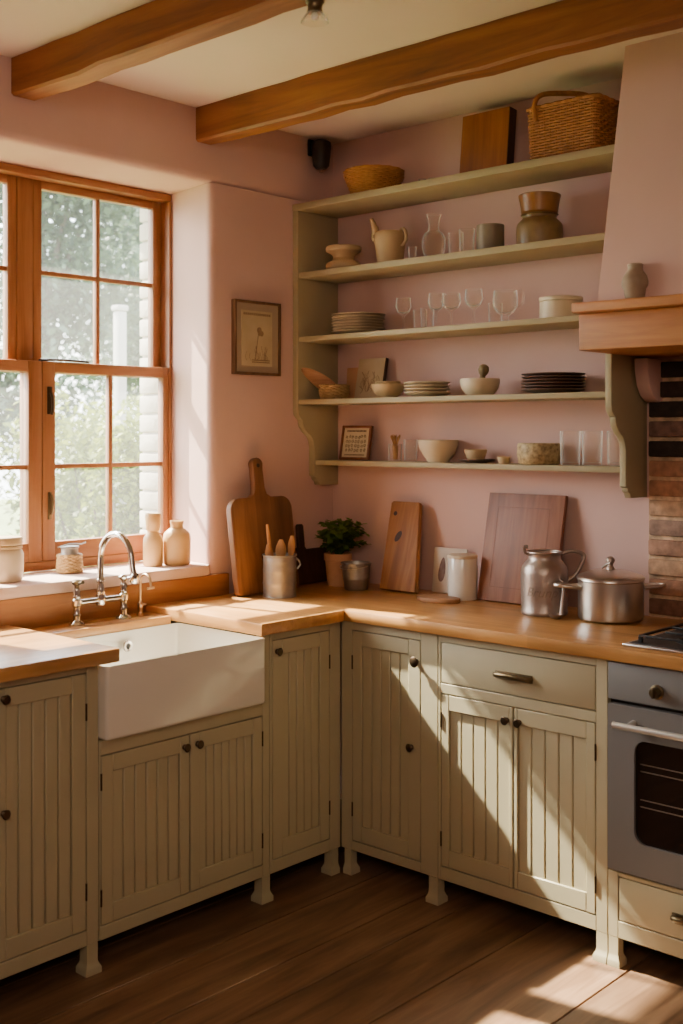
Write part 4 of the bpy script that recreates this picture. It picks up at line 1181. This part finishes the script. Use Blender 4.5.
# metal bucket
t = thing('metal_bucket', 'little galvanised bucket in front of the herb pot', 'bucket', (.302, -.190, WZ))
bm = B(); lathe(bm, [(0, .004), (.042, .004), (.044, 0), (.046, .004), (.050, .04), (.0515, .043), (.0515, .047), (.051, .05), (.057, .100), (.060, .102), (.060, .106), (.056, .105), (.048, .05), (.042, .010), (0, .009)], seg=36); obj('body', bm, GALV, t)
bm = B(); tube(bm, [(.056*math.cos(a), -.002+.058*math.sin(a)*.35+.0, .098-.045*math.sin(a)) if False else (.062*math.cos(a), -.03*math.sin(a)-.034*math.sin(a), .096-.012*math.sin(a)) for a in [PI*k/14 for k in range(15)]], .0018, 6); obj('bail_handle', bm, STEEL, t)
# tapered board
t = thing('tapered_board', 'tapered oak chopping board leaning right of the herb', 'board', (.494, -.126, WZ+.0003), rot=(-math.radians(16.5), 0, 0))
bm = B(); poly = [(-.108, .003), (-.105, 0), (.066, 0), (.069, .003), (.014, .342), (.006, .350), (-.118, .350), (-.127, .342)]
prism(bm, poly, -.026, 0, 'xz', bev=.004); o = obj('board', bm, BRDL, t)
bm = B()
lathe(bm, [(0, 0), (.009, 0), (.009, .0008), (0, .001)], seg=16, M=Matrix.Translation((-.095, -.0262, .300)) @ Matrix.Rotation(PI/2, 4, 'X'))
prism(bm, [(-.06+.020*math.cos(a)*.7+.008*math.sin(a), .21+.022*math.sin(a)) for a in [2*PI*k/16 for k in range(16)]], -.0268, -.0258, 'xz')
obj('knot', bm, BRDD, o)
# card with leaf drawing
t = thing('leaf_card', 'white card with a purple leaf drawing standing behind the canister', 'card', (.640, -.040, WZ+.0006), rot=(-.10, 0, 0))
bm = B(); box(bm, -.078, .078, -.004, .004, 0, .172, .002); o = obj('card', bm, PAPERW, t)
PURP = mat('purple_brown_ink', '#6d5048', .8, var='#8f746a', vscale=50)
bm = B(); prism(bm, [(-.034+(.0155-.004*math.sin(a))*math.cos(a)+.004*math.sin(a), .088+.047*math.sin(a)) for a in [2*PI*k/24 for k in range(24)]], -.0052, -.0045, 'xz'); obj('leaf_drawing', bm, PURP, o)
t = thing('canister', 'white lidded cylindrical canister on the worktop', 'jar', (.762, -.115, WZ))
bm = B(); lathe(bm, [(0, 0), (.053, 0), (.055, .004), (.055, .148), (.0535, .151), (0, .151)], seg=40); obj('body', bm, CERAM, t)
bm = B(); lathe(bm, [(.0525, .1515), (.0555, .1515), (.0555, .160), (.052, .164), (0, .165)], seg=40); obj('lid', bm, CREAM, t)
bm = B(); poly = arc2(.0, .0, .05, 0, 2*PI, 28)[:-1]; poly = [(x*1.75, y*1.0) for x, y in poly]
prism(bm, poly, 0, .016, 'xy', bev=.003)
tag(obj('flat_board', bm, DISCW), 'small flat oval wooden board lying in front of the white canister', 'board', loc=(.735, -.225, WZ), rot=(0, 0, .12))
# red board
t = thing('framed_board', 'large reddish wooden board with a scored panel leaning on the wall', 'board', (.985, -.087, WZ+.0003), rot=(-math.radians(11), 0, 0))
bm = B(); prism(bm, [(-.165, 0), (.160, 0), (.165, .395), (-.160, .395)], -.022, 0, 'xz', bev=.004); o = obj('board', bm, BRDR, t)
bm = B()
for a in [(-.115, -.112, .05, .345), (.105, .108, .05, .345), (-.115, .108, .05, .053), (-.115, .108, .342, .345)]: box(bm, a[0], a[1], -.0226, -.0215, a[2], a[3])
obj('scored_line', bm, FRMR, o)
# metal jug
t = thing('milk_jug', 'dented pewter milk can with a looped side handle', 'jug', (1.174, -.208, WZ)); t.scale = (1.08, 1.08, 1.06)
bm = B(); lathe(bm, [(0, 0), (.070, 0), (.073, .004), (.073, .012), (.071, .016), (.0725, .06), (.0735, .130), (.070, .150), (.060, .165), (.052, .173), (.050, .188), (.055, .196), (.054, .199), (.048, .19), (.046, .17), (0, .16)], seg=44); bd = obj('body', bm, OLDMET, t)
bm = B(); tube(bm, [(.054*math.cos(a), .054*math.sin(a), .197) for a in [2*PI*k/36 for k in range(36)]], .0032, 8, closed=True)
d = Vector((-.72, -.69, 0)); 
tube(bm, [tuple(d*.05+Vector((0, 0, .19))), tuple(d*.062+Vector((0, 0, .195))), tuple(d*.066+Vector((0, 0, .212)))], .005, 8); tube(bm, [tuple(d*.066+Vector((0, 0, .212))), tuple(d*.052+Vector((0, 0, .214)))], .006, 8)
obj('rim', bm, OLDMET, t)
bm = B(); d = Vector((.74, .67, 0))
tube(bm, smooth_path([d*.052+Vector((0, 0, .19)), d*.085+Vector((0, 0, .200)), d*.118+Vector((0, 0, .192)), d*.122+Vector((0, 0, .172)), d*.098+Vector((0, 0, .125)), d*.072+Vector((0, 0, .105))], 6), [.005+.002*math.sin(k*.1) for k in range(31)], 10)
obj('handle', bm, OLDMET, t)
# embossed script on the body (wrapped round the cylinder)
cu = bpy.data.curves.new('script', 'FONT'); cu.body = 'Brunp'; cu.size = .042; cu.extrude = .0012; cu.shear = .35; cu.align_x = 'CENTER'
to = bpy.data.objects.new('script_tmp', cu); C.objects.link(to)
dg = bpy.context.evaluated_depsgraph_get(); me = bpy.data.meshes.new_from_object(to.evaluated_get(dg))
bpy.data.objects.remove(to)
phi0 = math.atan2(-.85, .38)
for v in me.vertices:
    x, z, e = v.co.x, v.co.y, v.co.z
    a = phi0+x/.0725; r = .0727+max(0, e)
    v.co = (r*math.cos(a), r*math.sin(a), .062+z)
me.materials.append(mat('script_pewter', '#8f8177', .4, .7)); me.name = 'embossed_script'
so = bpy.data.objects.new('embossed_script', me); C.objects.link(so); so.parent = bd
# stock pot
t = thing('stock_pot', 'shiny lidded steel saucepan with two side handles near the hob', 'pot', (1.402, -.168, WZ)); t.scale = (.9, .9, 1.14)
bm = B(); lathe(bm, [(0, 0), (.106, 0), (.115, .006), (.117, .014), (.117, .112), (.121, .116), (.120, .119), (.114, .117), (.113, .02), (0, .014)], seg=56); obj('body', bm, STEEL, t)
bm = B(); lathe(bm, [(.122, .1195), (.122, .124), (.112, .129), (.075, .139), (.03, .144), (0, .145)], seg=56)
ld = obj('lid', bm, STEEL, t)
bm = B(); lathe(bm, [(0, .144), (.016, .1445), (.014, .150), (.009, .155), (.010, .162), (.016, .169), (.015, .176), (.009, .181), (0, .183)], seg=20)
tube(bm, [(-.028, -.012, .147), (-.010, -.006, .160), (.006, -.01, .166)], .004, 8); obj('knob', bm, OLDMET, ld)
for s, ln in ((-1, .085), (1, .075)):
    bm = B(); d = Vector((.74, .67, 0))*s; n_ = Vector((-.67, .74, 0))
    tube(bm, smooth_path([d*.114+n_*.034+Vector((0,0,.095)), d*(.118+ln*.7)+n_*.030+Vector((0,0,.099)), d*(.120+ln)+Vector((0,0,.1)), d*(.118+ln*.7)-n_*.030+Vector((0,0,.099)), d*.114-n_*.034+Vector((0,0,.095))], 6), .0055, 10)
    obj('handle', bm, STEEL, t)
# ladle between jug and pot
t = thing('small_ladle', 'small tarnished metal ladle leaning on the steel saucepan', 'ladle', (1.262, -.275, WZ))
bm = B(); lathe(bm, [(0, 0), (.012, .001), (.022, .008), (.026, .016), (.024, .016), (.020, .010), (.01, .004), (0, .003)], seg=20); obj('bowl', bm, OLDMET, t)
bm = B(); tube(bm, smooth_path([(.014, .010, .012), (.012, .016, .04), (.010, .028, .085), (.006, .034, .115), (-.006, .036, .125)], 5), [.0065-.003*i/20 for i in range(21)], 8); obj('handle', bm, OLDMET, t)

# ------------------------------------------------------------------ lights, world, camera
def aim(o, d): o.rotation_euler = Vector(d).to_track_quat('-Z', 'Y').to_euler()
sd = bpy.data.lights.new('sun', 'SUN'); sd.energy = 27; sd.angle = math.radians(.9); sd.color = (1, .89, .73)
so_ = bpy.data.objects.new('sun', sd); C.objects.link(so_); aim(so_, (1, .17, -.97)); so_.location = (-6, -1, 6)
pd = bpy.data.lights.new('window_portal', 'AREA'); pd.shape = 'RECTANGLE'; pd.size = 1.27; pd.size_y = 1.42; pd.cycles.is_portal = True
po = bpy.data.objects.new('window_portal', pd); C.objects.link(po); po.location = (-.42, -1.27, 1.76)
po.rotation_euler = Vector((1, 0, 0)).to_track_quat('-Z', 'Z').to_euler()
ad = bpy.data.lights.new('fill_light', 'AREA'); ad.shape = 'DISK'; ad.size = 1.6; ad.energy = 19; ad.color = (1, .80, .62)  # added soft fill light behind the camera, not a lamp of the room
ao = bpy.data.objects.new('fill_light', ad); C.objects.link(ao); ao.location = (3.3, -3.9, 2.5); aim(ao, (-.75, .9, -.35))

w = bpy.data.worlds.new('sky'); S.world = w; w.use_nodes = True
nt = w.node_tree; bg = nt.nodes['Background']
sk = nt.nodes.new('ShaderNodeTexSky'); sk.sky_type = 'NISHITA'; sk.sun_disc = False
sk.sun_elevation = math.radians(43.7); sk.sun_rotation = math.radians(-100); sk.air_density = 1.2; sk.dust_density = 4
mx = nt.nodes.new('ShaderNodeMix'); mx.data_type = 'RGBA'; mx.inputs['Factor'].default_value = .55
mul = nt.nodes.new('ShaderNodeVectorMath'); mul.operation = 'SCALE'; mul.inputs['Scale'].default_value = .35
nt.links.new(sk.outputs[0], mul.inputs[0]); nt.links.new(mul.outputs[0], mx.inputs['A']); mx.inputs['B'].default_value = (2.4, 2.5, 2.75, 1)
nt.links.new(mx.outputs['Result'], bg.inputs['Color']); bg.inputs['Strength'].default_value = 3.9

cd = bpy.data.cameras.new('camera'); co = bpy.data.objects.new('camera', cd); C.objects.link(co)
co.location = (3.30864, -3.55327, 1.53536); co.rotation_euler = (PI/2, 0, 0.742169)
cd.sensor_fit = 'VERTICAL'; cd.sensor_height = 36; cd.sensor_width = 24
cd.lens = 1152.98/1024*36; cd.shift_y = -(512-432.197)/1024; cd.clip_start = .05; cd.clip_end = 200
cd.dof.use_dof = True; cd.dof.focus_distance = 4.1; cd.dof.aperture_fstop = 3.2
S.camera = co
S.view_settings.view_transform = 'AgX'
S.view_settings.look = 'None'
S.view_settings.exposure = 1.1
S.cycles.use_denoising = True
S.cycles.max_bounces = 10; S.cycles.transparent_max_bounces = 24; S.cycles.diffuse_bounces = 5
S.cycles.sample_clamp_indirect = 6; S.cycles.caustics_reflective = False; S.cycles.caustics_refractive = False
